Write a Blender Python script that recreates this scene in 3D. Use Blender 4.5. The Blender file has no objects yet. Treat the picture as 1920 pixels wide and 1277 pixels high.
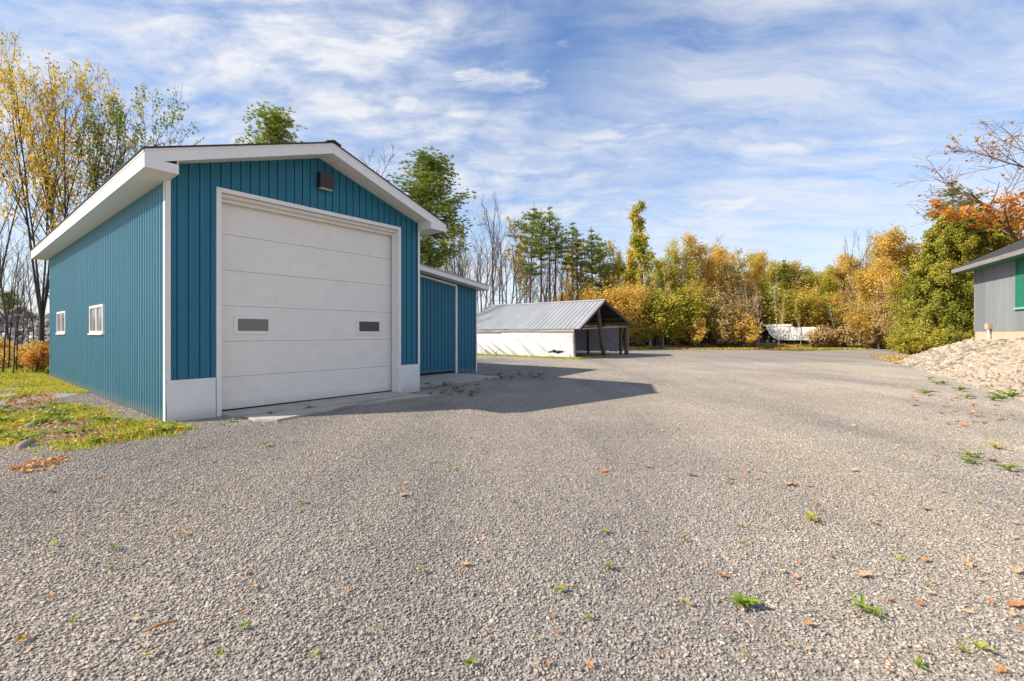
import bpy, math, random
import numpy as np
from mathutils import Vector, Matrix
R = math.radians
PI = math.pi
scene = bpy.context.scene
COL = scene.collection

# ------------------------------------------------------------------ camera
F = 860.0            # focal length in photo pixels (photo 1920 wide)
HY, CXP, EYE = 625.0, 960.0, 1.5
cam_d = bpy.data.cameras.new('camera')
cam = bpy.data.objects.new('camera', cam_d); COL.objects.link(cam)
cam.location = (0, 0, EYE); cam.rotation_euler = (R(90), 0, 0)
cam_d.sensor_width = 36; cam_d.lens = F / 1920 * 36
cam_d.shift_y = -(638.5 - HY) / 1920
cam_d.clip_start = 0.05; cam_d.clip_end = 3000
scene.camera = cam

# ------------------------------------------------------------------ sun, sky, exposure
SUN_H = Vector((-0.9617, -0.274)); SUN_EL = math.atan(0.716)
to_sun = Vector((SUN_H.x * math.cos(SUN_EL), SUN_H.y * math.cos(SUN_EL), math.sin(SUN_EL)))
sun_d = bpy.data.lights.new('sun', 'SUN'); sun = bpy.data.objects.new('sun', sun_d); COL.objects.link(sun)
sun_d.energy = 4.0; sun_d.angle = R(0.55); sun_d.color = (1.0, 0.905, 0.775)
sun.rotation_euler = to_sun.to_track_quat('Z', 'Y').to_euler()
world = bpy.data.worlds.new('World'); scene.world = world; world.use_nodes = True
scene.view_settings.view_transform = 'Standard'; scene.view_settings.look = 'None'
scene.view_settings.exposure = 0.78; scene.view_settings.gamma = 1
scene.view_settings.use_curve_mapping = False

class NT:
    """small node-building helper"""
    def __init__(s, nt): s.nt = nt
    def n(s, typ, **kw):
        nd = s.nt.nodes.new(typ)
        for k, v in kw.items():
            if k.startswith('i_'):
                key = k[2:]; key = int(key) if key.isdigit() else key.replace('_', ' ')
                nd.inputs[key].default_value = v
            else: setattr(nd, k, v)
        return nd
    def l(s, a, ao, b, bi): s.nt.links.new(a.outputs[ao], b.inputs[bi])
    def math(s, op, a, b=None):
        nd = s.nt.nodes.new('ShaderNodeMath'); nd.operation = op
        for i, v in enumerate((a, b)):
            if v is None: continue
            if isinstance(v, tuple): s.nt.links.new(v[0].outputs[v[1]], nd.inputs[i])
            else: nd.inputs[i].default_value = v
        return (nd, 0)
    def link(s, a, b, bi): s.nt.links.new(a[0].outputs[a[1]], b.inputs[bi])
    def ramp(s, src, stops, interp='LINEAR'):
        nd = s.nt.nodes.new('ShaderNodeValToRGB'); cr = nd.color_ramp; cr.interpolation = interp
        while len(cr.elements) < len(stops): cr.elements.new(0.5)
        for e, (p, c) in zip(cr.elements, stops):
            e.position = p; e.color = (c, c, c, 1) if isinstance(c, (int, float)) else (*c, 1)
        s.link(src, nd, 0)
        return (nd, 0)
    def mix(s, fac, a, b, blend='MIX'):
        nd = s.nt.nodes.new('ShaderNodeMix'); nd.data_type = 'RGBA'; nd.blend_type = blend
        for idx, v in ((0, fac), (6, a), (7, b)):
            if isinstance(v, tuple) and len(v) == 2: s.nt.links.new(v[0].outputs[v[1]], nd.inputs[idx])
            elif idx == 0: nd.inputs[0].default_value = v
            else: nd.inputs[idx].default_value = (*v, 1)
        return (nd, 2)

def build_world():
    nt = world.node_tree; nt.nodes.clear(); k = NT(nt)
    sky = k.n('ShaderNodeTexSky', sky_type='NISHITA', sun_disc=False)
    sky.sun_elevation = SUN_EL; sky.sun_rotation = math.atan2(SUN_H.x, SUN_H.y) % (2 * PI)
    sky.air_density = 1.0; sky.dust_density = 0.1; sky.ozone_density = 2.2
    tc = k.n('ShaderNodeTexCoord')
    sep = k.n('ShaderNodeSeparateXYZ'); k.l(tc, 'Generated', sep, 0)
    den = k.math('ADD', k.math('MAXIMUM', (sep, 2), 0.0), 0.16)
    px = k.math('DIVIDE', (sep, 0), den); py = k.math('DIVIDE', (sep, 1), den)
    cmb = k.n('ShaderNodeCombineXYZ'); k.link(px, cmb, 0); k.link(py, cmb, 1)
    # warp, so that the streaks bend and split
    wn = k.n('ShaderNodeTexNoise', i_Scale=1.0, i_Detail=4.0, i_Roughness=0.55); k.l(cmb, 0, wn, 'Vector')
    wsub = k.n('ShaderNodeVectorMath', operation='SUBTRACT'); k.l(wn, 'Color', wsub, 0); wsub.inputs[1].default_value = (.5, .5, .5)
    wsc = k.n('ShaderNodeVectorMath', operation='SCALE'); k.l(wsub, 0, wsc, 0); wsc.inputs['Scale'].default_value = 0.5
    wadd = k.n('ShaderNodeVectorMath', operation='ADD'); k.l(cmb, 0, wadd, 0); k.l(wsc, 0, wadd, 1)
    def layer(loc, rot, scale, detail, rough, src=wadd):
        m = k.n('ShaderNodeMapping'); m.inputs['Location'].default_value = loc; m.inputs['Rotation'].default_value = (0, 0, R(rot)); m.inputs['Scale'].default_value = scale
        k.l(src, 0, m, 0); n = k.n('ShaderNodeTexNoise', i_Scale=1.0, i_Detail=detail, i_Roughness=rough); k.l(m, 0, n, 'Vector'); return (n, 0)
    cover = layer((2.0, 3.5, 0), 0, (0.55, 0.55, 1), 3, .5)            # where there is cloud at all
    cover = k.math('ADD', cover, k.math('MULTIPLY', (sep, 0), -.10))     # more of it to the left
    streak = layer((0.7, 0.2, 0), -38, (1.1, 4.2, 1), 10, .62)
    streak2 = layer((4.7, 1.2, 0), 14, (1.6, 5.5, 1), 9, .62)
    mott = layer((1.7, 8.2, 0), 10, (5.5, 8.0, 1), 7, .6)
    puffn = layer((8.82, 5.8, 0), 20, (2.2, 3.0, 1), 9, .58)
    cv = k.ramp(cover, [(0.38, 0.08), (0.49, 0.50), (0.61, 1.0)])
    st = k.ramp(streak, [(0.36, 0.0), (0.50, 0.40), (0.66, 1.0)])
    s2 = k.ramp(streak2, [(0.42, 0.0), (0.66, 0.8)])
    mo = k.ramp(mott, [(0.36, 0.45), (0.60, 1.0)])
    a = k.math('MULTIPLY', cv, k.math('ADD', k.math('MULTIPLY', k.math('MAXIMUM', st, s2), .85), 0.34))
    a = k.math('MULTIPLY', a, mo)
    pf = k.math('MULTIPLY', k.ramp(k.math('ADD', puffn, k.math('MULTIPLY', (sep, 0), -.13)), [(0.57, 0.0), (0.66, 0.85)]), mo)
    a = k.math('MAXIMUM', a, pf)
    right = k.ramp((sep, 0), [(-0.0, 0.0), (0.35, 0.72)])
    soft = layer((9.3, 4.1, 0), 30, (1.5, 4.2, 1), 10, .64)
    a = k.math('MAXIMUM', a, k.math('MULTIPLY', right, k.ramp(soft, [(0.36, .22), (0.62, 1.0)])))
    hz = k.ramp((sep, 2), [(0.0, 0.80), (0.10, 0.58), (0.28, 0.20), (0.7, 0.0)])
    a = k.math('MINIMUM', k.math('ADD', k.math('MULTIPLY', a, k.math('SUBTRACT', 1.0, hz)), hz), 0.97)
    sat = k.n('ShaderNodeHueSaturation'); sat.inputs['Saturation'].default_value = 1.38
    k.l(sky, 0, sat, 'Color')
    tint = k.mix(1.0, (sat, 0), (0.74, 0.82, 0.90), 'MULTIPLY')
    col = k.mix(a, tint, (4.15, 4.22, 4.42))
    bg = k.n('ShaderNodeBackground'); bg.inputs['Strength'].default_value = 0.125
    k.link(col, bg, 0)
    out = k.n('ShaderNodeOutputWorld'); k.l(bg, 0, out, 0)
build_world()

# ------------------------------------------------------------------ helpers
def px2x(px, y): return (px - CXP) / F * y
def top2z(ty, y): return (HY - ty) / F * y + EYE
def gnd(px, py, z=0.0):
    y = F * (EYE - z) / (py - HY)
    return Vector((px2x(px, y), y, z))

class MB:
    def __init__(s): s.v = []; s.f = []; s.mi = []; s.m = 0
    def quad(s, a, b, c, d):
        n = len(s.v); s.v += [tuple(a), tuple(b), tuple(c), tuple(d)]; s.f.append((n, n+1, n+2, n+3)); s.mi.append(s.m)
    def poly(s, pts):
        n = len(s.v); s.v += [tuple(p) for p in pts]; s.f.append(tuple(range(n, n + len(pts)))); s.mi.append(s.m)
    def box(s, x0, y0, z0, x1, y1, z1):
        if x0 > x1: x0, x1 = x1, x0
        if y0 > y1: y0, y1 = y1, y0
        if z0 > z1: z0, z1 = z1, z0
        n = len(s.v)
        s.v += [(x0,y0,z0),(x1,y0,z0),(x1,y1,z0),(x0,y1,z0),(x0,y0,z1),(x1,y0,z1),(x1,y1,z1),(x0,y1,z1)]
        for f in ((0,3,2,1),(4,5,6,7),(0,1,5,4),(1,2,6,5),(2,3,7,6),(3,0,4,7)):
            s.f.append(tuple(n+i for i in f)); s.mi.append(s.m)
    def prism(s, bot, top):
        """closed solid between two polygons with the same number of points"""
        n = len(s.v); k = len(bot)
        s.v += [tuple(p) for p in bot] + [tuple(p) for p in top]
        s.f.append(tuple(n + i for i in reversed(range(k)))); s.mi.append(s.m)
        s.f.append(tuple(n + k + i for i in range(k))); s.mi.append(s.m)
        for i in range(k):
            j = (i + 1) % k
            s.f.append((n+i, n+j, n+k+j, n+k+i)); s.mi.append(s.m)
    def bar(s, a, b, w, h, up=(0, 0, 1)):
        a = Vector(a); b = Vector(b); d = (b - a).normalized(); up = Vector(up)
        if abs(d.dot(up)) > .98: up = Vector((1, 0, 0))
        x = d.cross(up).normalized() * w / 2; y = x.cross(d).normalized() * h / 2
        s.prism([a-x-y, a+x-y, a+x+y, a-x+y], [b-x-y, b+x-y, b+x+y, b-x+y])
    def tube(s, pts, rad, n=8, cap=True):
        base = len(s.v); prev = None
        for i, p in enumerate(pts):
            p = Vector(p)
            d = (Vector(pts[min(i+1, len(pts)-1)]) - Vector(pts[max(i-1, 0)])).normalized()
            u = d.orthogonal().normalized() if prev is None else (prev - d * prev.dot(d)).normalized()
            prev = u; w = d.cross(u)
            for k in range(n):
                a = 2 * PI * k / n
                s.v.append(tuple(p + (u * math.cos(a) + w * math.sin(a)) * rad[i]))
        for i in range(len(pts) - 1):
            for k in range(n):
                k2 = (k + 1) % n
                s.f.append((base+i*n+k, base+i*n+k2, base+(i+1)*n+k2, base+(i+1)*n+k)); s.mi.append(s.m)
        if cap:
            s.f.append(tuple(base + k for k in reversed(range(n)))); s.mi.append(s.m)
            s.f.append(tuple(base + (len(pts)-1)*n + k for k in range(n))); s.mi.append(s.m)
    def mesh(s, name, mats, smooth=False):
        me = bpy.data.meshes.new(name); me.from_pydata(s.v, [], s.f)
        for m in (mats if isinstance(mats, (list, tuple)) else [mats]): me.materials.append(m)
        if any(s.mi): me.polygons.foreach_set('material_index', s.mi)
        if smooth: me.polygons.foreach_set('use_smooth', [True] * len(me.polygons))
        me.update(); return me
    def build(s, name, mats, parent=None, loc=None, rz=0, smooth=False):
        return put(name, s.mesh(name, mats, smooth), parent, loc, rz)

def put(name, me, parent=None, loc=None, rz=0):
    o = bpy.data.objects.new(name, me); COL.objects.link(o)
    if parent: o.parent = parent
    if loc is not None: o.location = loc
    if rz: o.rotation_euler = (0, 0, rz)
    return o

def empty(name, loc, rz=0):
    o = bpy.data.objects.new(name, None); COL.objects.link(o)
    o.location = loc; o.rotation_euler = (0, 0, rz); o.empty_display_size = .3
    return o
def tag(o, label=None, cat=None, group=None, kind=None):
    if label: o['label'] = label
    if cat: o['category'] = cat
    if group: o['group'] = group
    if kind: o['kind'] = kind
    return o

# ------------------------------------------------------------------ materials
def new_mat(name):
    m = bpy.data.materials.new(name); m.use_nodes = True
    nt = m.node_tree; nt.nodes.clear(); k = NT(nt)
    out = k.n('ShaderNodeOutputMaterial'); b = k.n('ShaderNodeBsdfPrincipled'); k.l(b, 0, out, 0)
    return m, k, b, out

def painted(name, col, rough=0.5, metal=0.0, var=0.06, dirt=0.0, dirtcol=(.25,.2,.14), scale=3.0, bump=0.0, spec=0.5, streak=False, splash=0.0):
    m, k, b, out = new_mat(name)
    tc = k.n('ShaderNodeTexCoord')
    mp = k.n('ShaderNodeMapping'); k.l(tc, 'Object', mp, 0)
    if streak: mp.inputs['Scale'].default_value = (6, 6, .6)
    n = k.n('ShaderNodeTexNoise', i_Scale=scale, i_Detail=6.0, i_Roughness=.6); k.l(mp, 0, n, 'Vector')
    lo = tuple(c * (1 - var) for c in col); hi = tuple(min(1, c * (1 + var)) for c in col)
    c = k.ramp((n, 0), [(.3, lo), (.7, hi)])
    if dirt:
        n2 = k.n('ShaderNodeTexNoise', i_Scale=scale * 2.7, i_Detail=8.0, i_Roughness=.7); k.l(tc, 'Object', n2, 'Vector')
        f = k.ramp((n2, 0), [(.52, 0.0), (.75, dirt)])
        c = k.mix(f, c, dirtcol)
    if splash:
        sz_ = k.n('ShaderNodeSeparateXYZ'); k.l(tc, 'Object', sz_, 0)
        n6 = k.n('ShaderNodeTexNoise', i_Scale=5.0, i_Detail=8.0, i_Roughness=.75); k.l(tc, 'Object', n6, 'Vector')
        hh = k.math('ADD', k.math('ADD', (sz_, 2), .12), k.math('MULTIPLY', (n6, 0), -.36))
        c = k.mix(k.ramp(hh, [(0.0, splash), (.17, 0.0)]), c, (.34,.31,.27))
    k.link(c, b, 'Base Color')
    r = k.ramp((n, 0), [(.3, max(0, rough - .07)), (.7, min(1, rough + .07))]); k.link(r, b, 'Roughness')
    b.inputs['Metallic'].default_value = metal
    b.inputs['Specular IOR Level'].default_value = spec
    if bump:
        n3 = k.n('ShaderNodeTexNoise', i_Scale=scale * 12, i_Detail=5.0); k.l(tc, 'Object', n3, 'Vector')
        bp = k.n('ShaderNodeBump'); bp.inputs['Strength'].default_value = bump; bp.inputs['Distance'].default_value = .01
        k.l(n3, 0, bp, 'Height'); k.l(bp, 0, b, 'Normal')
    return m

def wood(name, c1, c2, rough=.8, axis=2, scale=1.0):
    m, k, b, out = new_mat(name)
    tc = k.n('ShaderNodeTexCoord'); mp = k.n('ShaderNodeMapping'); k.l(tc, 'Object', mp, 0)
    sc = [14 * scale] * 3; sc[axis] = .9 * scale; mp.inputs['Scale'].default_value = sc
    n = k.n('ShaderNodeTexNoise', i_Scale=2.0, i_Detail=7.0, i_Roughness=.65); k.l(mp, 0, n, 'Vector')
    c = k.ramp((n, 0), [(.3, c1), (.7, c2)])
    oi = k.n('ShaderNodeObjectInfo')
    v = k.ramp((oi, 'Random'), [(0, .8), (1, 1.15)])
    c = k.mix(1.0, c, v, 'MULTIPLY')
    k.link(c, b, 'Base Color'); b.inputs['Roughness'].default_value = rough
    bp = k.n('ShaderNodeBump'); bp.inputs['Strength'].default_value = .4; bp.inputs['Distance'].default_value = .01
    k.l(n, 0, bp, 'Height'); k.l(bp, 0, b, 'Normal')
    return m

def island_mat(name, stops, rough=.85, big=None, spec=.3, yard=False):
    """colour by piece (random per island), modulated by slow noise over the ground"""
    m, k, b, out = new_mat(name)
    g = k.n('ShaderNodeNewGeometry')
    c = k.ramp((g, 'Random Per Island'), stops)
    n = k.n('ShaderNodeTexNoise', i_Scale=big or .35, i_Detail=5.0, i_Roughness=.6); k.l(g, 'Position', n, 'Vector')
    v = k.ramp((n, 0), [(.3, .86), (.7, 1.12)])
    c = k.mix(1.0, c, v, 'MULTIPLY')
    n2 = k.n('ShaderNodeTexNoise', i_Scale=60.0, i_Detail=3.0); k.l(g, 'Position', n2, 'Vector')
    v2 = k.ramp((n2, 0), [(.3, .88), (.7, 1.1)])
    c = k.mix(1.0, c, v2, 'MULTIPLY')
    if yard: c = yard_tone(k, g, c)
    k.link(c, b, 'Base Color'); b.inputs['Roughness'].default_value = rough; b.inputs['Specular IOR Level'].default_value = spec
    return m

def leaf_mat(name, stops, trans=.35, rough=.6):
    m = bpy.data.materials.new(name); m.use_nodes = True
    nt = m.node_tree; nt.nodes.clear(); k = NT(nt)
    out = k.n('ShaderNodeOutputMaterial')
    g = k.n('ShaderNodeNewGeometry'); oi = k.n('ShaderNodeObjectInfo')
    n = k.n('ShaderNodeTexNoise', i_Scale=.55, i_Detail=2.0); k.l(g, 'Position', n, 'Vector')
    f = k.math('ADD', k.math('MULTIPLY', (g, 'Random Per Island'), .55), k.math('MULTIPLY', k.math('SUBTRACT', (n, 0), .5), 1.3))
    f = k.math('ADD', k.math('ADD', f, .12), k.math('MULTIPLY', (oi, 'Random'), .22))
    c = k.ramp(f, stops)
    b = k.n('ShaderNodeBsdfPrincipled'); b.inputs['Roughness'].default_value = rough; b.inputs['Specular IOR Level'].default_value = .25
    t = k.n('ShaderNodeBsdfTranslucent'); mx = k.n('ShaderNodeMixShader'); mx.inputs[0].default_value = trans
    k.link(c, b, 'Base Color'); k.link(c, t, 0); k.l(b, 0, mx, 1); k.l(t, 0, mx, 2); k.l(mx, 0, out, 0)
    return m

BLUE = (.016, .160, .245)
M = {}
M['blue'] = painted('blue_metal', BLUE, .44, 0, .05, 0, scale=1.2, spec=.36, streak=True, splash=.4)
M['blue_sunside'] = painted('sunlit_blue_metal', (.055,.215,.285), .40, 0, .08, 0, scale=1.2, spec=.8, streak=True, splash=.5)  # paler copy of the wall blue, sunlight and sheen mixed into the colour
M['white'] = painted('white_trim', (.85,.82,.78), .42, 0, .03, .16, (.5,.46,.4), 1.5)
M['soffit'] = painted('white_soffit', (.80,.78,.72), .5, 0, .03, .12, (.5,.47,.42), 1.5)
M['door'] = painted('white_door', (.86,.82,.75), .42, 0, .025, .22, (.42,.38,.32), 1.3, bump=.05, splash=.3)
M['skirt'] = painted('white_sheet', (.78,.78,.78), .32, 0, .04, .2, (.5,.47,.44), 1.4, spec=.6, splash=.3)
M['shingle'] = painted('dark_shingle', (.05,.048,.045), .95, 0, .3, 0, scale=9, bump=.6)
M['black'] = painted('black_rubber', (.012,.012,.012), .8, 0, .1)
M['dark'] = painted('dark_interior', (.03,.03,.03), .9, 0, .1)
M['brown_box'] = painted('dark_bronze', (.030,.018,.018), .4, 0, .1)
M['lens'] = painted('light_lens', (.6,.55,.45), .2, 0, .1)
M['concrete'] = painted('concrete', (.46,.42,.355), .9, 0, .14, .5, (.32,.27,.20), 2.2, bump=.5)
M['galv'] = painted('galvanised_roof', (.37,.385,.395), .55, .05, .10, .3, (.38,.36,.35), 1.1, streak=False)
M['tarp'] = painted('white_tarp', (.60,.61,.615), .45, 0, .10, .3, (.55,.5,.42), 1.2, bump=.15)
M['tarp_grey'] = painted('grey_tarp', (.58,.59,.62), .5, 0, .08, .2, (.2,.2,.2), 1.2, bump=.15)
M['tarp_black'] = painted('black_tarp', (.02,.02,.023), .5, 0, .2, 0, scale=1.2, bump=.2)
M['oldwood'] = wood('weathered_wood', (.09,.045,.03), (.20,.115,.08))
M['greywood'] = wood('grey_board', (.20,.17,.14), (.42,.38,.33), axis=1)
M['rafter'] = wood('dark_timber', (.035,.022,.016), (.08,.05,.035), axis=1)
M['siding'] = wood('grey_siding', (.21,.225,.235), (.27,.29,.30), scale=.5)
M['green'] = wood('green_paint', (.012,.16,.09), (.03,.25,.15), .6)
M['ltgreen'] = painted('pale_green_trim', (.25,.55,.36), .6, 0, .15, .3, (.5,.5,.4), 6)
M['fascia_old'] = wood('weathered_fascia', (.22,.19,.185), (.36,.32,.31), axis=0, scale=.6)
M['found'] = painted('foundation', (.62,.52,.36), .9, 0, .08, .2, (.5,.4,.3), 3, bump=.3)
M['bark'] = wood('grey_bark', (.07,.055,.045), (.17,.14,.12), .95, scale=.6)
M['bark_d'] = wood('dark_bark', (.045,.028,.022), (.11,.075,.06), .95, scale=.6)
M['bark_p'] = wood('pine_bark', (.11,.065,.045), (.22,.14,.10), .95, scale=.6)
M['birch'] = wood('pale_bark', (.30,.27,.23), (.62,.58,.50), .9, scale=.4)
M['mtruck'] = painted('trailer_white', (.78,.77,.74), .4, 0, .05, .3, (.5,.45,.38), 2)
M['glass_w'] = painted('dusty_glass', (.22,.21,.19), .12, 0, .2, 0, scale=1.5, spec=.9)

# ------------------------------------------------------------------ ground, gravel yard
GRAV = [(0.0,(0.191,0.177,0.158)),(.12,(0.307,0.283,0.246)),(.35,(0.382,0.343,0.298)),(.6,(0.445,0.399,0.339)),(.82,(0.530,0.480,0.409)),(.93,(0.509,0.389,0.288)),(1.0,(0.615,0.566,0.493))]
def yard_tone(k, g, c):
    mp = k.n('ShaderNodeMapping'); mp.inputs['Rotation'].default_value = (0, 0, R(-24)); mp.inputs['Scale'].default_value = (.42, .10, 1); k.l(g, 'Position', mp, 0)
    n = k.n('ShaderNodeTexNoise', i_Scale=1.0, i_Detail=6.0, i_Roughness=.6); k.l(mp, 0, n, 'Vector')
    c = k.mix(1.0, c, k.ramp((n, 0), [(.34, (.74,.74,.77)), (.50, (.98,.97,.96)), (.66, (1.12,1.08,1.02))]), 'MULTIPLY')
    n2 = k.n('ShaderNodeTexNoise', i_Scale=.9, i_Detail=7.0, i_Roughness=.7); k.l(g, 'Position', n2, 'Vector')
    return k.mix(k.ramp((n2, 0), [(.54, 0.0), (.70, .55)]), c, (.36,.325,.285))
def gravel_mat():
    m, k, b, out = new_mat('gravel')
    g = k.n('ShaderNodeNewGeometry')
    v = k.n('ShaderNodeTexVoronoi', i_Scale=34.0); k.l(g, 'Position', v, 'Vector')
    v2 = k.n('ShaderNodeTexVoronoi', i_Scale=80.0); k.l(g, 'Position', v2, 'Vector')
    rgb = k.n('ShaderNodeSeparateColor'); k.l(v, 'Color', rgb, 0)
    c = k.ramp((rgb, 0), GRAV)
    edge = k.ramp((v, 'Distance'), [(0.0, 1.0), (.45, 1.0), (.75, .72)])
    c = k.mix(1.0, c, edge, 'MULTIPLY')
    c = yard_tone(k, g, c)
    c = k.mix(1.0, c, (.90,.90,.90), 'MULTIPLY')
    # drier, paler wheel tracks far out
    n5 = k.n('ShaderNodeTexNoise', i_Scale=.09, i_Detail=3.0); k.l(g, 'Position', n5, 'Vector')
    c = k.mix(k.ramp((n5, 0), [(.45, 0.0), (.7, .35)]), c, (.32,.29,.26))
    k.link(c, b, 'Base Color'); b.inputs['Roughness'].default_value = .92; b.inputs['Specular IOR Level'].default_value = .2
    h = k.math('ADD', k.math('MULTIPLY', k.math('SUBTRACT', 1.0, (v, 'Distance')), 1.0), k.math('MULTIPLY', (v2, 'Distance'), -.3))
    bp = k.n('ShaderNodeBump'); bp.inputs['Strength'].default_value = .75; bp.inputs['Distance'].default_value = .013
    k.link(h, bp, 'Height'); k.l(bp, 0, b, 'Normal')
    return m
def soil_mat(name, stops, s=.6, s2=7.0):
    m, k, b, out = new_mat(name)
    g = k.n('ShaderNodeNewGeometry')
    n = k.n('ShaderNodeTexNoise', i_Scale=s, i_Detail=8.0, i_Roughness=.75); k.l(g, 'Position', n, 'Vector')
    n2 = k.n('ShaderNodeTexNoise', i_Scale=s2, i_Detail=6.0, i_Roughness=.75); k.l(g, 'Position', n2, 'Vector')
    f = k.math('ADD', k.math('MULTIPLY', (n, 0), .5), k.math('MULTIPLY', (n2, 0), .5))
    k.link(k.ramp(f, stops), b, 'Base Color'); b.inputs['Roughness'].default_value = .95; b.inputs['Specular IOR Level'].default_value = .15
    bp = k.n('ShaderNodeBump'); bp.inputs['Strength'].default_value = .8; bp.inputs['Distance'].default_value = .06
    k.link(f, bp, 'Height'); k.l(bp, 0, b, 'Normal')
    return m
M['gravel'] = gravel_mat()
M['soil'] = soil_mat('forest_floor', [(.35,(.10,.06,.03)),(.47,(.22,.14,.06)),(.55,(.13,.14,.03)),(.68,(.35,.22,.10))])
M['turf'] = soil_mat('short_turf', [(.35,(.12,.10,.05)),(.46,(.10,.14,.03)),(.56,(.16,.19,.04)),(.68,(.30,.22,.10))], 1.2, 14)
M['litter_bank'] = soil_mat('leaf_bank', [(.35,(.14,.07,.03)),(.5,(.36,.19,.06)),(.68,(.50,.30,.13))], 1.5, 11)
M['stone_ground'] = soil_mat('stone_bed', [(.35,(.16,.14,.12)),(.5,(.32,.28,.23)),(.68,(.5,.45,.38))], 3, 18)
M['rubble_ground'] = soil_mat('rubble_bed', [(.35,(.12,.11,.11)),(.5,(.26,.23,.21)),(.68,(.42,.38,.34))], .9, 7)

def grid_sheet(name, x0, x1, y0, y1, nx, ny, zf, mat, parent=None, rz=0, loc=None, smooth=True):
    xs = np.linspace(x0, x1, nx); ys = np.linspace(y0, y1, ny)
    v = [(x, y, zf(x, y)) for y in ys for x in xs]
    f = [(j*nx+i, j*nx+i+1, (j+1)*nx+i+1, (j+1)*nx+i) for j in range(ny-1) for i in range(nx-1)]
    me = bpy.data.meshes.new(name); me.from_pydata(v, [], f); me.materials.append(mat)
    me.polygons.foreach_set('use_smooth', [smooth] * len(f)); me.update()
    return put(name, me, parent, loc, rz)

mb = MB(); mb.quad((-1200,-1200,-.012),(1200,-1200,-.012),(1200,1200,-.012),(-1200,1200,-.012))
tag(mb.build('ground', M['soil']), kind='structure')

rng = random.Random(11)
def wobble_edge(pts, step=1.0, amp=.22):
    out = []
    for i, a in enumerate(pts):
        b = pts[(i+1) % len(pts)]; a = Vector(a); b = Vector(b); L = (b-a).length; n = max(1, min(80, int(L/step)))
        nrm = Vector((-(b-a).y, (b-a).x)).normalized()
        for j in range(n):
            t = j/n; p = a.lerp(b, t)
            p += nrm * rng.uniform(-amp, amp) * (1 if 0 < j else .3); out.append(p)
    return out
gp = lambda px, py: gnd(px, py).to_2d()
yard = [(-60,-40),(60,-40),(60,8),(24.5,27),gp(1690,653),gp(1560,656.5),gp(1500,659.2),gp(1430,656.5),gp(1290,655),gp(1180,653.5),gp(1000,653),(-3,48),(-13,40),(-16,21),gp(90,714),gp(60,716),gp(0,722),(-30,14)]
ring = wobble_edge(yard)
mb = MB(); mb.poly([(p.x, p.y, 0) for p in ring])
yo = mb.build('gravel_yard', M['gravel']); tag(yo, kind='structure')
# leaf-strewn turf strip between yard and trees, lying over the soil
ring = wobble_edge([(-3,44.5),(4,45.5),gp(1180,652.6),gp(1300,653.2),gp(1420,654.2),gp(1500,656),(31,43),(36,50),(-3,60)], 1, .15)
mb = MB(); mb.poly([(p.x, p.y, -.006) for p in ring]); tag(mb.build('turf_strip', M['turf']), kind='structure')
ring = wobble_edge([(-60,14),gp(0,722),gp(60,715),gp(92,709),(-16.5,18),(-22,24),(-60,28)], 1, .12)
mb = MB(); mb.poly([(p.x, p.y, -.005) for p in ring]); tag(mb.build('lawn', M['turf']), kind='structure')

# crushed stone: a tile of real stones repeated over the near yard by geometry nodes
def ico(rnd, jit=.28):
    t = (1 + 5 ** .5) / 2
    v = np.array([(-1,t,0),(1,t,0),(-1,-t,0),(1,-t,0),(0,-1,t),(0,1,t),(0,-1,-t),(0,1,-t),(t,0,-1),(t,0,1),(-t,0,-1),(-t,0,1)], float)
    v /= np.linalg.norm(v[0]); v *= 1 + rnd.uniform(-jit, jit, (12, 1)); v += rnd.uniform(-.12, .12, (12, 3)); return v
ICOF = np.array([(0,11,5),(0,5,1),(0,1,7),(0,7,10),(0,10,11),(1,5,9),(5,11,4),(11,10,2),(10,7,6),(7,1,8),(3,9,4),(3,4,2),(3,2,6),(3,6,8),(3,8,9),(4,9,5),(2,4,11),(6,2,10),(8,6,7),(9,8,1)])
def rotm(rnd, tilt=.5):
    a = rnd.uniform(0, 2*PI); b = rnd.uniform(-tilt, tilt); c = rnd.uniform(-tilt, tilt)
    return np.array(Matrix.Rotation(a,3,'Z') @ Matrix.Rotation(b,3,'X') @ Matrix.Rotation(c,3,'Y'))
def stones_mesh(name, pts, sizes, rnd, mat, flat=(.45,.8), sink=.15):
    V = np.empty((len(pts)*12, 3)); Fc = np.empty((len(pts)*20, 3), int)
    protos = [ico(rnd) for _ in range(24)]
    for i, (p, s) in enumerate(zip(pts, sizes)):
        pr = protos[i % 24] * np.array([s*rnd.uniform(.8,1.25), s*rnd.uniform(.6,1.0), s*rnd.uniform(*flat)])
        pr = pr @ rotm(rnd).T
        q = pr + np.array(p); q[:,2] += s*(.5-sink)
        V[i*12:i*12+12] = q; Fc[i*20:i*20+20] = ICOF + i*12
    me = bpy.data.meshes.new(name)
    me.vertices.add(len(V)); me.vertices.foreach_set('co', V.ravel())
    me.loops.add(Fc.size); me.loops.foreach_set('vertex_index', Fc.ravel().astype(np.int32))
    me.polygons.add(len(Fc)); me.polygons.foreach_set('loop_start', np.arange(0, Fc.size, 3, dtype=np.int32)); me.polygons.foreach_set('loop_total', np.full(len(Fc), 3, np.int32))
    me.materials.append(mat); me.update(calc_edges=True); return me

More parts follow.
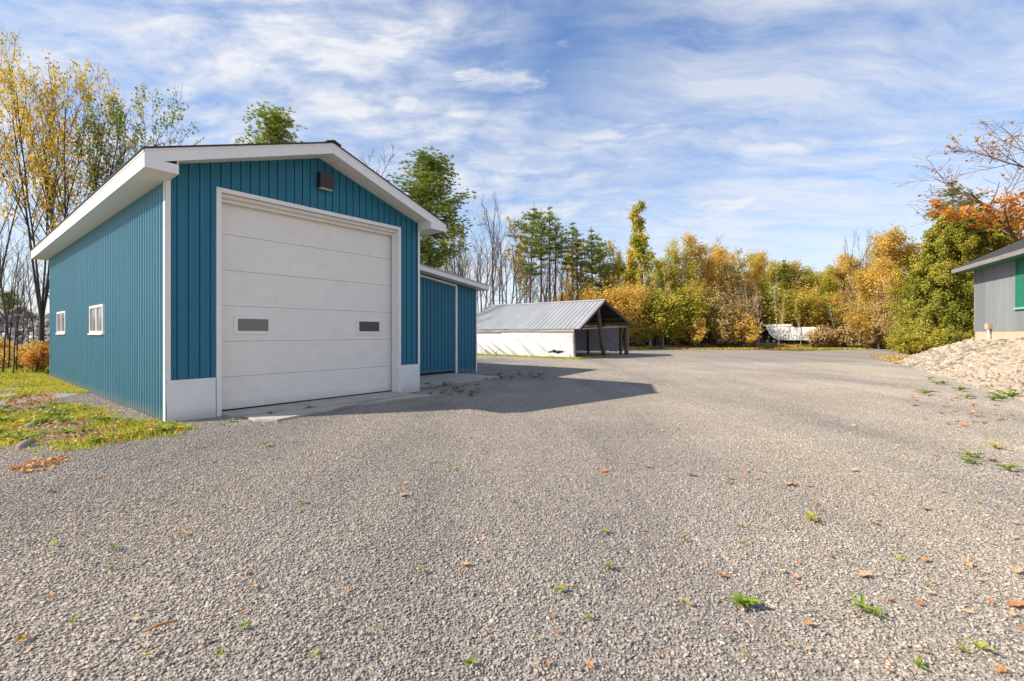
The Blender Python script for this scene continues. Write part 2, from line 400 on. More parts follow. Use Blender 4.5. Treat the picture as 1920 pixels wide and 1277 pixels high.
M['stones'] = island_mat('gravel_stones', GRAV, .9, .35, .25, True)
TILE = 1.6
rn = np.random.RandomState(5)
n_st = 17000
pp = np.column_stack([rn.uniform(-TILE/2, TILE/2, n_st), rn.uniform(-TILE/2, TILE/2, n_st), np.zeros(n_st)])
ss = np.clip(rn.lognormal(math.log(.0056), .38, n_st), .0028, .0165)
pp[:,2] = rn.uniform(0, .003, n_st)
gm = stones_mesh('gravel_stones', pp, ss, rn, M['stones'], (.28,.55), .22)
grav = put('gravel', gm); tag(grav, 'loose grey crushed stone covering the yard', 'gravel', kind='stuff')
# positions of the tiles: the part of the yard near enough to tell stones apart
tiles = []
j0 = 1.0
y = j0
while y < 24:
    half = 1.14 * (y + TILE) + .8; x = -half
    while x < half:
        if not (x < -10.8 and y > 9.5): tiles.append((x, y))
        x += TILE * .97
    y += TILE * .97
def gn_tiles(obj, pts):
    pm = bpy.data.meshes.new('tile_points')
    ng = bpy.data.node_groups.new('tiles', 'GeometryNodeTree')
    ng.interface.new_socket('Geometry', in_out='INPUT', socket_type='NodeSocketGeometry')
    ng.interface.new_socket('Geometry', in_out='OUTPUT', socket_type='NodeSocketGeometry')
    N, L = ng.nodes, ng.links
    gi = N.new('NodeGroupInput'); go = N.new('NodeGroupOutput')
    ys = sorted({p[1] for p in pts}); joins = N.new('GeometryNodeJoinGeometry')
    for yy in ys:                                        # one mesh line of tiles per row
        xs = sorted(p[0] for p in pts if p[1] == yy)
        ml = N.new('GeometryNodeMeshLine'); ml.inputs['Count'].default_value = len(xs)
        ml.inputs['Start Location'].default_value = (xs[0], yy, .0)
        ml.inputs['Offset'].default_value = (TILE * .97, 0, 0)
        L.new(ml.outputs[0], joins.inputs[0])
    inst = N.new('GeometryNodeInstanceOnPoints')
    L.new(joins.outputs[0], inst.inputs['Points']); L.new(gi.outputs[0], inst.inputs['Instance'])
    rv = N.new('FunctionNodeRandomValue'); rv.data_type = 'INT'
    rv.inputs[4].default_value = 0; rv.inputs[5].default_value = 3
    mul = N.new('ShaderNodeMath'); mul.operation = 'MULTIPLY'; mul.inputs[1].default_value = PI / 2
    cx = N.new('ShaderNodeCombineXYZ')
    L.new(rv.outputs[2], mul.inputs[0]); L.new(mul.outputs[0], cx.inputs[2]); L.new(cx.outputs[0], inst.inputs['Rotation'])
    L.new(inst.outputs[0], go.inputs[0])
    md = obj.modifiers.new('tiles', 'NODES'); md.node_group = ng
    bpy.data.meshes.remove(pm)
gn_tiles(grav, tiles)

# ------------------------------------------------------------------ metal wall sheets
PITCH = .167
RIB = [(0,0),(.044,0),(.050,.004),(.058,.004),(.064,0),(.088,0),(.094,.004),(.102,.004),(.108,0),(.128,0),(.131,-.026),(.149,-.026),(.152,0)]
RIB_SIDE = [(0,0),(.060,0),(.090,.034),(.122,.034),(.156,0)]
def profile(s0, s1, pitch=PITCH, rib=RIB, cuts=()):
    pts = {}
    k0 = int(math.floor(s0 / pitch)) - 1; k1 = int(math.ceil(s1 / pitch)) + 1
    allp = [(k*pitch + a * pitch/.167, h) for k in range(k0, k1) for a, h in rib]
    xs = [p[0] for p in allp]; hs = [p[1] for p in allp]
    out = [s0] + [x for x in xs if s0 < x < s1] + [s1] + [c for c in cuts if s0 < c < s1]
    out = sorted(set(round(x, 5) for x in out))
    return [(x, float(np.interp(x, xs, hs))) for x in out]
def sheet(s0, s1, spans, place, cuts=(), depth=.0, pitch=PITCH, rib=RIB):
    """spans(s) -> [(z0, z1f)] with callables or numbers; place(s, off, z) -> point"""
    mb = MB(); pr = profile(s0, s1, pitch, rib, cuts)
    ev = lambda g, s: g(s) if callable(g) else g
    for (a, ha), (b, hb) in zip(pr, pr[1:]):
        for z0, z1 in spans((a + b) / 2):
            mb.quad(place(a, ha, ev(z0, a)), place(b, hb, ev(z0, b)), place(b, hb, ev(z1, b)), place(a, ha, ev(z1, a)))
    return mb

# ------------------------------------------------------------------ the blue garage
A = Vector((-5.78, 7.68, 0)); TH = math.atan2(.78, .626)
U = Vector((math.cos(TH), math.sin(TH), 0)); V = Vector((-math.sin(TH), math.cos(TH), 0))
W, L, EAVE = 5.356, 12.9, 4.06
gar = empty('garage', A, TH)
tag(gar, 'blue ribbed metal garage with a tall white sectional door and white fascia', 'garage')
gable = lambda t: 5.23 - .335 * abs(t - 2.68)
DT0, DT1, DTOP = .80, 4.72, 4.05        # door opening
FT0, FT1, FTOP = .726, 4.782, 4.13      # outer edge of the casing
front = lambda s, o, z: (s, -o, z)
def front_spans(s):
    if FT0 + .01 < s < FT1 - .01: return [(FTOP - .01, gable)]
    return [(.70, gable)]
e = [0.0]
while e[-1] < W - .3: e.append(min(e[-1] + 6 * PITCH, W))
e[-1] = W
for a, b in zip(e, e[1:]):
    sheet(a, b, front_spans, front, cuts=(FT0 + .01, FT1 - .01, 2.68)).build('wall_panel', M['blue'], gar)
# long left wall with two windows
WIN = [(4.58, 6.08), (9.67, 11.2)]; WZ0, WZ1 = 1.50, 2.17
left = lambda s, o, z: (-o, s, z)
def left_spans(s):
    for a, b in WIN:
        if a + .03 < s < b - .03: return [(.03, WZ0 + .03), (WZ1 - .03, EAVE + .02)]
    return [(.03, EAVE + .02)]
n_pan = 13
for i in range(n_pan):
    a = i * 6 * PITCH; b = min((i + 1) * 6 * PITCH, L)
    if a >= L: break
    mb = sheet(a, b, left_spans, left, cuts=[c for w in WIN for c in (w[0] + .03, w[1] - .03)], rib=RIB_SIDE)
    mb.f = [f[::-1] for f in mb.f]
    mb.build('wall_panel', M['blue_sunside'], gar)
# far walls (right and back)
sheet(0, L, lambda s: [(.03, 4.4)], lambda s, o, z: (W + o, s, z)).build('wall_panel', M['blue'], gar)
sheet(0, W, lambda s: [(.03, gable)], lambda s, o, z: (s, L + o, z), cuts=(2.68,)).build('wall_panel', M['blue'], gar)
# skirting sheets, slightly buckled
def skirt(t0, t1, seed):
    r = random.Random(seed); mb = MB(); nx, nz = 12, 8; ph = r.uniform(0, 6)
    P = [[(t0 + (t1-t0)*i/nx, -.040 - .006*math.sin(ph + 9*i/nx)*math.sin(PI*k/nz) - .004*math.sin(5*k/nz+ph), .0 + .71*k/nz) for i in range(nx+1)] for k in range(nz+1)]
    for k in range(nz):
        for i in range(nx): mb.quad(P[k][i], P[k][i+1], P[k+1][i+1], P[k+1][i])
    mb.box(t0, -.024, .0, t1, -.002, .705)
    mb.build('skirting_sheet', M['skirt'], gar, smooth=True)
skirt(-.01, FT0 - .012, 1); skirt(FT1 + .006, W + .01, 2)
# corner trims
mb = MB(); mb.box(-.034, -.036, .0, -.024, .06, EAVE); mb.box(-.034, -.036, .711, .045, -.027, 4.30); mb.build('corner_trim', M['white'], gar)
mb = MB(); mb.box(W-.03, -.034, .711, W+.035, -.025, 4.38); mb.box(W+.026, -.025, 0, W+.035, .07, 4.38); mb.build('corner_trim', M['white'], gar)
mb = MB(); mb.box(-.03, L-.05, .0, -.022, L+.03, EAVE); mb.build('corner_trim', M['blue'], gar)
# door casing
mb = MB(); mb.box(FT0, -.045, .0, DT0, 0.0, FTOP); mb.box(DT0-.002, -.030, 0, DT0+.012, .24, DTOP); mb.build('door_casing', M['white'], gar)
mb = MB(); mb.box(DT1, -.045, .0, FT1, 0.0, FTOP-.081); mb.box(DT1-.012, -.030, 0, DT1+.002, .24, DTOP); mb.box(DT1-.055, .12, 0, DT1-.013, .165, DTOP-.08); mb.build('door_casing', M['white'], gar)
mb = MB(); mb.box(DT0+.001, -.043, FTOP-.08, FT1, 0.0, FTOP); mb.box(DT0+.02, -.030, DTOP, DT1-.02, .27, DTOP+.03); mb.build('door_header', M['white'], gar)
mb = MB(); mb.box(DT0+.013, .05, DTOP-.055, DT1-.013, .085, DTOP-.002); mb.box(DT0+.013, .14, DTOP-.12, DT1-.013, .20, DTOP-.003); mb.build('door_stop', M['white'], gar)
# sectional door
door = bpy.data.objects.new('garage_door', None); COL.objects.link(door); door.parent = gar
SEC = .669
def section(z0, z1, holes=()):
    mb = MB(); y = .25
    zs = [(z0, .022), (z0 + .005, .0)]
    z = z0 + .085
    while z < z1 - .04:
        zs += [(z, 0.0), (z + .004, .0016), (z + .010, .0016), (z + .014, 0.0)]; z += .083
    zs += [(z1 - .005, 0.0), (z1, .022)]
    hz = [h for hl in holes for h in (hl[2], hl[3])]
    base_z = [q[0] for q in zs]; base_o = [q[1] for q in zs]
    allz = sorted(set(base_z + hz))
    xs = sorted({DT0 + .012, DT1 - .012, *[h for hl in holes for h in hl[:2]]})
    for a, b in zip(allz, allz[1:]):
        oa = float(np.interp(a, base_z, base_o)); ob = float(np.interp(b, base_z, base_o))
        for c, d in zip(xs, xs[1:]):
            if any(hl[0] <= (c+d)/2 <= hl[1] and hl[2] <= (a+b)/2 <= hl[3] for hl in holes): continue
            mb.quad((c, y+oa, a), (d, y+oa, a), (d, y+ob, b), (c, y+ob, b))
    return mb
DWIN = [(1.125, 1.785), (3.735, 4.395)]; DZ0, DZ1 = 1.495, 1.83
for i in range(6):
    z0 = .012 + i * SEC; hl = [(a, b, DZ0, DZ1) for a, b in DWIN] if i == 2 else []
    mb = section(z0, z0 + SEC, hl)
    mb.build('door_section', M['door'], door)
for a, b in DWIN:
    fr = MB(); y0, y1 = .228, .262; w = .05
    fr.box(a-.01, y0, DZ0-.01, a+w, y1, DZ1+.01); fr.box(b-w, y0, DZ0-.01, b+.01, y1, DZ1+.01)
    fr.box(a+w, y0, DZ0-.01, b-w, y1, DZ0+w); fr.box(a+w, y0, DZ1-w, b-w, y1, DZ1+.01)
    fo = fr.build('door_window', M['white'], door)
m, k, b, out = new_mat('dark_mirror_glass'); b.inputs['Base Color'].default_value = (.03,.028,.025,1); b.inputs['Roughness'].default_value = .04; b.inputs['Specular IOR Level'].default_value = .8; b.inputs['IOR'].default_value = 1.65
M['glass_d'] = m
for a, b in DWIN:
    mb = MB(); mb.box(a+.045, .247, DZ0+.045, b-.045, .252, DZ1-.045); mb.build('pane', M['glass_d'], door)
mb = MB(); mb.box(DT0+.012, .238, .0, DT1-.012, .2495, .072); mb.build('bottom_seal_or_gap', M['black'], door)
mb = MB(); mb.box(DT0-.02, .31, -.01, DT1+.02, .34, DTOP+.2); mb.build('backing_panel', M['dark'], gar)
# left wall windows
for a, b in WIN:
    fr = MB(); x0, x1 = -.05, .0; w = .055
    fr.box(x0, a, WZ0, x1, a+w, WZ1); fr.box(x0, b-w, WZ0, x1, b, WZ1)
    fr.box(x0, a+w, WZ0, x1, b-w, WZ0+w); fr.box(x0, a+w, WZ1-w, x1, b-w, WZ1)
    c = (a+b)/2; fr.box(x0+.008, c-.035, WZ0+w, x1, c+.035, WZ1-w)
    wo = fr.build('window', M['white'], gar)
    sl = MB(); sl.box(-.075, a-.03, WZ0-.035, .0, b+.03, WZ0-.002); sl.build('sill', M['white'], wo)
    for p, q in ((a+w, c-.035), (c+.035, b-w)):
        g = MB(); g.box(-.022, p-.004, WZ0+w-.004, -.018, q+.004, WZ1-w+.004); g.build('pane', M['glass_w'], wo)
# roof
OH, OHF, BK = .42, .545, 13.45; OHR = .47
roofz = lambda t: 5.415 - .35 * abs(t - 2.68)
mb = MB()
for (ta, tb) in ((-OH-.03, 2.68), (2.68, W+OHR+.03)):
    za, zb = roofz(ta), roofz(tb)
    mb.prism([(ta,-OHF-.025,za-.005),(tb,-OHF-.025,zb-.005),(tb,BK+.02,zb-.005),(ta,BK+.02,za-.005)],
             [(ta,-OHF-.025,za+.022),(tb,-OHF-.025,zb+.022),(tb,BK+.02,zb+.022),(ta,BK+.02,za+.022)])
roof = mb.build('roof', M['shingle'], gar)
mb = MB()
for sgn in (-1, 1):
    t1 = 2.68 + sgn*.16
    mb.prism([(2.68,-OHF-.05,5.44),(t1,-OHF-.05,5.385),(t1,BK,5.385),(2.68,BK,5.44)][::sgn], [(2.68,-OHF-.05,5.465),(t1,-OHF-.05,5.405),(t1,BK,5.405),(2.68,BK,5.465)][::sgn])
mb.build('ridge_cap', M['shingle'], roof)
# gable fascia boards front (two) and back
for v0, v1 in ((-OHF, -OHF+.02), (BK-.02, BK)):
    for ta, tb in ((-OH, 2.678), (2.682, W+OHR)):
        pa = [(ta, roofz(ta)-.215 if ta < 2 else roofz(ta)-.215), (tb, roofz(tb)-.215), (tb, roofz(tb)-.008), (ta, roofz(ta)-.008)]
        mb = MB(); mb.prism([(x, v0, z) for x, z in pa][::-1], [(x, v1, z) for x, z in pa][::-1])
        # thin drip edge standing proud at the top
        pa = [(ta, roofz(ta)-.045), (tb, roofz(tb)-.045), (tb, roofz(tb)-.006), (ta, roofz(ta)-.006)]
        mb.prism([(x, v0-.008, z) for x, z in pa][::-1], [(x, v0-.001, z) for x, z in pa][::-1])
        mb.build('gable_fascia', M['white'], gar)
# eave fascia
zb, zt = EAVE - .012, roofz(-OH) - .01
mb = MB(); mb.box(-OH-.004, -OHF+.021, zb, -OH+.016, BK-.021, zt); mb.box(-OH-.014, -OHF+.0, zt-.04, -OH-.005, BK, zt+.006); mb.build('eave_fascia', M['white'], gar)
mb = MB(); mb.box(W+OHR-.016, -OHF+.021, 4.14, W+OHR+.004, BK-.021, zt-.0); mb.build('eave_fascia', M['white'], gar)
# cornice returns (the boxed ends)
mb = MB(); mb.box(-OH, -OHF-.004, EAVE-.012, .02, -OHF+.016, 4.20); mb.box(.005, -OHF+.017, EAVE-.012, .02, -.03, 4.36); mb.build('eave_return', M['white'], gar)
mb = MB(); mb.box(W-.04, -OHF-.004, 4.13, W+OHR, -OHF+.016, 4.33); mb.box(W-.04, -OHF+.017, 4.13, W-.025, -.04, 4.42); mb.build('eave_return', M['white'], gar)
# soffit panels: three boards with v-grooves each, one mesh shared
def soffit_mesh(wid, length, name='soffit_panel'):
    mb = MB(); n = 3; d = wid / n
    for i in range(n):
        a = i*d; mb.prism([(0, a+.007, .0),(length, a+.007, .0),(length, a+d-.007, .0),(0, a+d-.007, .0)],
                          [(0, a+.0005, .010),(length, a+.0005, .010),(length, a+d-.0005, .010),(0, a+d-.0005, .010)])
    return mb.mesh(name, M['soffit'])
sm = soffit_mesh(.3045, OH - .02)
for i in range(46): put('soffit_panel', sm, gar, (-OH+.017, -OHF+.02 + i*.3045, EAVE - .004))
sm = soffit_mesh(.3045, OHR - .02)
for i in range(46): put('soffit_panel', sm, gar, (W+.0, -OHF+.02 + i*.3045, 4.135))
def slope_panel(ta, tb):
    mb = MB(); z = lambda t: gable(t)
    mb.prism([(ta+.004,-OHF+.021,z(ta)-.002),(tb-.004,-OHF+.021,z(tb)-.002),(tb-.004,-.001,z(tb)-.002),(ta+.004,-.001,z(ta)-.002)],
             [(ta+.0005,-OHF+.021,z(ta)+.012),(tb-.0005,-OHF+.021,z(tb)+.012),(tb-.0005,-.001,z(tb)+.012),(ta+.0005,-.001,z(ta)+.012)])
    return mb
t = .021
while t < W - .05:
    t2 = min(t + .222, W - .041)
    if t < 2.68 < t2: t2 = 2.68
    slope_panel(t, t2).build('soffit_panel', M['soffit'], gar); t = t2
# floodlight box over the door
wl = empty('wall_light', A + U * 2.62 + Vector((0, 0, 4.56)), TH)
tag(wl, 'small dark brown box light on the blue gable above the white door', 'wall light')
mb = MB(); mb.prism([(0,-.14,.02),(.31,-.14,.02),(.31,-.021,.02),(0,-.021,.02)], [(0,-.17,.34),(.31,-.17,.34),(.31,-.021,.34),(0,-.021,.34)]); mb.build('housing', M['brown_box'], wl)
mb = MB(); mb.box(.02,-.135,.004,.29,-.04,.019); mb.build('lens', M['lens'], wl)
mb = MB(); mb.tube([(.311,-.10,.12),(.335,-.10,.12)], [.014,.012], 8); mb.build('sensor', M['white'], wl)

# concrete apron in front of the door: cracked slabs
def slab(name, pts, z0, z1, label, rz=TH, org=A, mat=None, cat='concrete slab'):
    o = empty(name, org, rz) if False else None
    mb = MB(); mb.prism([(x, y, z0) for x, y in pts], [(x, y, z1) for x, y in pts])
    o = mb.build(name, mat or M['concrete'], None, org, rz); tag(o, label, cat); return o
r = random.Random(3)
def ragged(a, b, n, amp):
    return [(a[0]+(b[0]-a[0])*i/n + r.uniform(-amp,amp)*.3, a[1]+(b[1]-a[1])*i/n + r.uniform(-amp,amp)) for i in range(1, n)]
ap = empty('concrete_apron', A, TH); tag(ap, 'worn cracked concrete apron under the tall white garage door', 'concrete apron')
c1 = [(.80,.26),(2.30,.26),(2.25,-.35),(2.0,-.62)] + ragged((2.0,-.62),(.95,-.5),5,.03) + [(.84,-.30)]
c2 = [(2.31,.26),(4.70,.26),(4.72,-.60)] + ragged((4.72,-.60),(2.02,-.64),9,.04) + [(2.27,-.35)]
c3 = [(.95,-.52),(1.98,-.64)] ; c3 = [(.98,-.53)] + ragged((.98,-.53),(2.0,-.66),4,.02)[::1] + [(2.0,-.66),(3.6,-.70)] + ragged((3.6,-.70),(1.35,-1.30),7,.06) + [(1.2,-1.34),(.98,-1.02)]
c4 = [(3.7,-.72),(4.72,-.62),(5.0,-.80),(5.2,-.95)] + ragged((5.2,-.95),(2.7,-1.02),7,.05)
for i, c in enumerate((c1, c2, c3, c4)):
    # orient counter-clockwise
    area = sum(c[j][0]*c[(j+1)%len(c)][1]-c[(j+1)%len(c)][0]*c[j][1] for j in range(len(c)))
    if area < 0: c = c[::-1]
    mb = MB(); h = (.046, .048, .040, .036)[i]; mb.prism([(x, y, -.02) for x, y in c], [(x, y, h) for x, y in c]); mb.build('slab', M['concrete'], ap)

# ------------------------------------------------------------------ lean-to on the right
LV, LE, LHR = 2.9, 10.61, 3.25
lean = empty('lean_to', A + U * W + V * LV, TH)
tag(lean, 'lower blue lean-to with a sliding door beside the garage', 'lean-to')
LW = LE - W
lz = lambda s: 4.02 - .1265 * s - .16      # underside line of the roof at front wall (s from the garage)
DR = 9.50 - W                               # right edge of the sliding door
e = [DR + .1]; 
fr_ = lambda s, o, z: (s, -o, z)
sheet(DR + .07, LW, lambda s: [(.04, lz)], fr_).build('wall_panel', M['blue'], lean)
sd = bpy.data.objects.new('sliding_door', None); COL.objects.link(sd); sd.parent = lean
x = 0.0
while x < DR - .01:
    x2 = min(x + 6*PITCH, DR); sheet(x, x2, lambda s: [(.13, lambda q: lz(q) - .10)], lambda s, o, z: (s, .02 - o, z)).build('door_panel', M['blue'], sd); x = x2
mb = MB(); mb.box(0, .03, .0, DR, .06, .13); mb.build('bottom_seal_or_gap', M['black'], sd)  # black strip standing in for the dark gap below the sliding door
mb = MB(); mb.prism([(0,-.03,lz(0)-.11),(DR+.07,-.03,lz(DR+.07)-.11),(DR+.07,-.03,lz(DR+.07)-.04),(0,-.03,lz(0)-.04)][::-1], [(0,.018,lz(0)-.11),(DR+.07,.018,lz(DR+.07)-.11),(DR+.07,.018,lz(DR+.07)-.04),(0,.018,lz(0)-.04)][::-1]); mb.build('door_track', M['white'], lean)
mb = MB(); mb.box(DR, -.04, 0, DR+.085, 0.02, lz(DR)-.112); mb.build('door_post', M['white'], lean)
mb = MB(); mb.box(2.22, -.035, .10, 2.29, 0.019, lz(2.2)-.11); mb.build('door_post', M['white'], lean)
mb = MB(); mb.box(LW-.03, -.034, .0, LW+.035, -.025, lz(LW)); mb.box(LW+.026, -.025, 0, LW+.035, .08, lz(LW)); mb.build('corner_trim', M['white'], lean)
LD = 7.0
sheet(0, LD, lambda s: [(.04, lz(LW)+.02)], lambda s, o, z: (LW + o, s, z)).build('wall_panel', M['blue'], lean)
sheet(0, LW, lambda s: [(.04, lz)], lambda s, o, z: (s, LD + o, z)).build('wall_panel', M['blue'], lean)
mb = MB(); mb.box(0, .3, 0, DR, .33, 3.3); mb.build('backing_panel', M['dark'], lean)
of = .45; rz_ = lambda s: 4.02 - .1265*s
mb = MB(); s1 = LW + .28
mb.prism([(0,-of-.02,rz_(0)),(s1,-of-.02,rz_(s1)),(s1,LD+.2,rz_(s1)),(0,LD+.2,rz_(0))], [(0,-of-.02,rz_(0)+.03),(s1,-of-.02,rz_(s1)+.03),(s1,LD+.2,rz_(s1)+.03),(0,LD+.2,rz_(0)+.03)]); mb.build('roof', M['galv'], lean)
mb = MB(); pa = [(0,rz_(0)-.16),(s1-.02,rz_(s1)-.16),(s1-.02,rz_(s1)-.002),(0,rz_(0)-.002)]
mb.prism([(x,-of,z) for x,z in pa][::-1], [(x,-of+.02,z) for x,z in pa][::-1]); mb.build('fascia', M['white'], lean)
mb = MB(); mb.box(s1-.02,-of+.001,rz_(s1)-.16,s1,LD+.2,rz_(s1)-.003); mb.build('fascia', M['white'], lean)
x = 0.0
while x < s1 - .03:
    x2 = min(x + .25, s1 - .021)
    mb = MB(); mb.prism([(x+.004,-of+.021,lz(x)+.01),(x2-.004,-of+.021,lz(x2)+.01),(x2-.004,-.001,lz(x2)+.01),(x+.004,-.001,lz(x)+.01)],
                        [(x,-of+.021,lz(x)+.022),(x2,-of+.021,lz(x2)+.022),(x2,-.001,lz(x2)+.022),(x,-.001,lz(x)+.022)]); mb.build('soffit_panel', M['soffit'], lean); x = x2
slab('concrete_pad', [(W+.01,.55),(6.9,.50),(9.3,.56),(9.46,1.4),(9.42,2.87),(W+.01,2.87)], -.02, .05, 'smooth grey concrete pad in front of the blue sliding door', cat='concrete pad')

# ------------------------------------------------------------------ tarp-sided pole shed
S = Vector((3.7, 26.9, 0)); shed = empty('pole_shed', S, TH)
tag(shed, 'low pole shed with ribbed metal roof and white tarp sides', 'shed')
SW, SL = 7.0, 9.2; RT, RZ_ = 3.0, 3.62; LT, LZ_ = -.22, 1.76; QT, QZ = 7.2, 2.10
zl = lambda t: LZ_ + (RZ_-LZ_)*(t-LT)/(RT-LT); zr = lambda t: RZ_ + (QZ-RZ_)*(t-RT)/(QT-RT)
RIB2 = [(0,0),(.060,0),(.068,.006),(.078,.006),(.086,0),(.140,0),(.148,.022),(.158,.022),(.166,0)]
def roof_sheets(ta, za, tb, zb_, n, off):
    for i in range(n):
        s0 = -.42 + i * (SL + .62) / n; s1 = -.42 + (i+1) * (SL + .62) / n
        dz = .004 * (i % 2)
        mb = MB(); pr = profile(s0, s1, .31, [(a, h*1.9) for a, h in RIB2])
        for (a, ha), (b, hb) in zip(pr, pr[1:]):
            mb.quad((ta, a, za+ha+dz), (tb, a, zb_+ha+dz), (tb, b, zb_+hb+dz), (ta, b, za+hb+dz))
            mb.quad((ta, a, za-.004+ha+dz), (ta, b, za-.004+hb+dz), (tb, b, zb_-.004+hb+dz), (tb, a, zb_-.004+ha+dz))
        mb.build('roof_sheet', M['galv'], shed)
roof_sheets(LT, LZ_, RT, RZ_, 10, 0); roof_sheets(RT, RZ_, QT, QZ, 10, 0)
mb = MB(); mb.prism([(RT-.14,-.43,RZ_-.04),(RT,-.43,RZ_+.03),(RT,SL+.2,RZ_+.03),(RT-.14,SL+.2,RZ_-.04)],[(RT-.14,-.43,RZ_-.025),(RT,-.43,RZ_+.045),(RT,SL+.2,RZ_+.045),(RT-.14,SL+.2,RZ_-.025)])
mb.prism([(RT,-.43,RZ_+.03),(RT+.14,-.43,RZ_-.01),(RT+.14,SL+.2,RZ_-.01),(RT,SL+.2,RZ_+.03)],[(RT,-.43,RZ_+.045),(RT+.14,-.43,RZ_+.005),(RT+.14,SL+.2,RZ_+.005),(RT,SL+.2,RZ_+.045)]); mb.build('ridge_cap', M['galv'], shed)
# rafters, purlins
mb = MB()
for ta, za, tb, zb_ in ((LT+.03, LZ_-.02, RT, RZ_-.022), (RT, RZ_-.022, QT-.03, QZ-.02)):
    mb.quad((ta, -.40, za), (ta, SL+.18, za), (tb, SL+.18, zb_), (tb, -.40, zb_))
mb.build('roof_shade_sheet', M['tarp_black'], shed)  # black sheet added below the roofing to darken the shaded interior
for s in (-.36, 1.8, 4.2, 6.6, 9.0):
    mb = MB(); mb.bar((LT+.1, s, zl(LT+.1)-.14), (RT, s, RZ_-.14), .05, .14); mb.build('rafter', M['rafter'], shed)
    mb = MB(); mb.bar((RT, s, RZ_-.14), (QT-.1, s, zr(QT-.1)-.14), .05, .14); mb.build('rafter', M['rafter'], shed)
    if s > 0:
        mb = MB(); mb.bar((0, s, 1.78), (SW, s, 1.95), .05, .13); mb.build('tie_beam', M['rafter'], shed)
for t in (.4, 1.2, 2.0, 2.8):
    mb = MB(); mb.bar((t, -.4, zl(t)-.04), (t, SL, zl(t)-.04), .08, .04); mb.build('purlin', M['rafter'], shed)
for t in (3.3, 4.1, 4.9, 5.7, 6.5):
    mb = MB(); mb.bar((t, -.4, zr(t)-.04), (t, SL, zr(t)-.04), .08, .04); mb.build('purlin', M['rafter'], shed)
mb = MB(); mb.bar((RT+.06,-.40,RZ_-.10),(QT,-.40,QZ-.10),.03,.15); mb.build('rake_board', M['oldwood'], shed)
mb = MB(); mb.bar((RT-.03,-.40,RZ_-.07),(LT,-.40,LZ_-.06),.03,.07); mb.build('rake_board', M['oldwood'], shed)
mb = MB(); mb.bar((0,-.05,1.76),(3.0,-.05,1.84),.05,.09); mb.build('tie_beam', M['greywood'], shed)
mb = MB(); mb.bar((3.1,-.08,1.86),(SW,-.08,1.97),.05,.09); mb.build('tie_beam', M['greywood'], shed)
def post(t0, s0, t1, s1, z1, r0, mat, name='post'):
    mb = MB(); n = 8; pts = [(t0+(t1-t0)*i/n + .015*math.sin(i*2.1), s0+(s1-s0)*i/n, -.05+(z1+.05)*i/n) for i in range(n+1)]
    mb.tube(pts, [r0*(1-.025*i) for i in range(n+1)], 9); mb.build(name, mat, shed, smooth=True)
post(3.32, -.15, 2.42, -.15, 3.25, .15, M['oldwood']); post(6.9, 0, 6.8, 0, 1.9, .11, M['oldwood']); post(6.55, .25, 6.4, .2, 1.9, .09, M['rafter'])
post(0.06, .05, -.10, .05, 1.65, .09, M['greywood'])
for s in (3.0, 6.0, 9.0):
    post(.12, s, .05, s, 1.7, .08, M['rafter']); post(3.1, s, 3.0, s, 3.4, .11, M['rafter']); post(6.9, s, 6.85, s, 1.95, .08, M['rafter'])
mb = MB(); mb.box(7.02, -.10, .0, 7.14, .04, 1.98); mb.build('corner_board', M['greywood'], shed)
# tarps
def tarp(name, mat, p00, p10, p01, p11, nu, nv, amp, seed, hole=None, diag=1.0, folds=7):
    r = np.random.RandomState(seed); p00, p10, p01, p11 = map(Vector, (p00, p10, p01, p11))
    nrm = (p10-p00).cross(p01-p00).normalized(); Lh = (p10-p00).length
    fs = [(r.uniform(.0, 1.2), r.uniform(.35,.8)*diag, r.uniform(.012,.03), r.uniform(.4,1.0)) for _ in range(folds*2)]
    bot = r.uniform(-.05,.05,nu+1); top = r.uniform(-.015,.015,nu+1)
    P = []
    for j in range(nv+1):
        for i in range(nu+1):
            a, c = i/nu, j/nv
            p = p00.lerp(p10, a).lerp(p01.lerp(p11, a), c)
            d = 0
            for f0, sl, w, am in fs:      # tension folds running diagonally
                q = (a - f0) * Lh / 3 + (c) * sl
                d += am * math.exp(-(q/ (w*3))**2) * math.sin(PI*min(1, max(0, c*1.0+.1)))
            d += .35 * math.sin(a*5+seed) * math.sin(PI*c)
            p = p + nrm * d * amp + Vector((0,0,1)) * (bot[i]*(1-c) + top[i]*c)
            P.append(p)
    mb = MB(); mb.v = [tuple(p) for p in P]
    for j in range(nv):
        for i in range(nu):
            if hole and hole((i+.5)/nu, (j+.5)/nv): continue
            mb.f.append((j*(nu+1)+i, j*(nu+1)+i+1, (j+1)*(nu+1)+i+1, (j+1)*(nu+1)+i)); mb.mi.append(0)
    return mb.build(name, mat, shed, smooth=True)
def hole1(a, c):
    s = a * SL; z = c * 1.6
    return (0.72 < s < 1.86) and abs(z - .36 - .02*math.sin(s*9)) < .10*math.sin(PI*min(1,max(0,(s-.70)/1.18)))**.6
tarp('side_tarp', M['tarp'], (0,-.02,.03), (0,SL,.03), (-.13,-.02,1.60), (-.13,SL,1.60), 360, 40, -.12, 4, hole1, diag=-1.0, folds=14)
tarp('side_tarp', M['tarp_grey'], (6.98,SL,.12), (6.98,.3,.22), (6.85,SL,1.9), (6.85,.3,1.9), 60, 14, .06, 8)
tarp('back_tarp', M['tarp_black'], (.1,SL-.1,.45), (3.0,SL-.1,.35), (.1,SL-.1,1.75), (3.0,SL-.1,1.85), 30, 12, .06, 9)
tarp('back_tarp', M['tarp_black'], (3.1,SL-.12,.15), (6.9,SL-.12,.25), (3.1,SL-.12,1.85), (6.9,SL-.12,1.9), 30, 12, .06, 10)
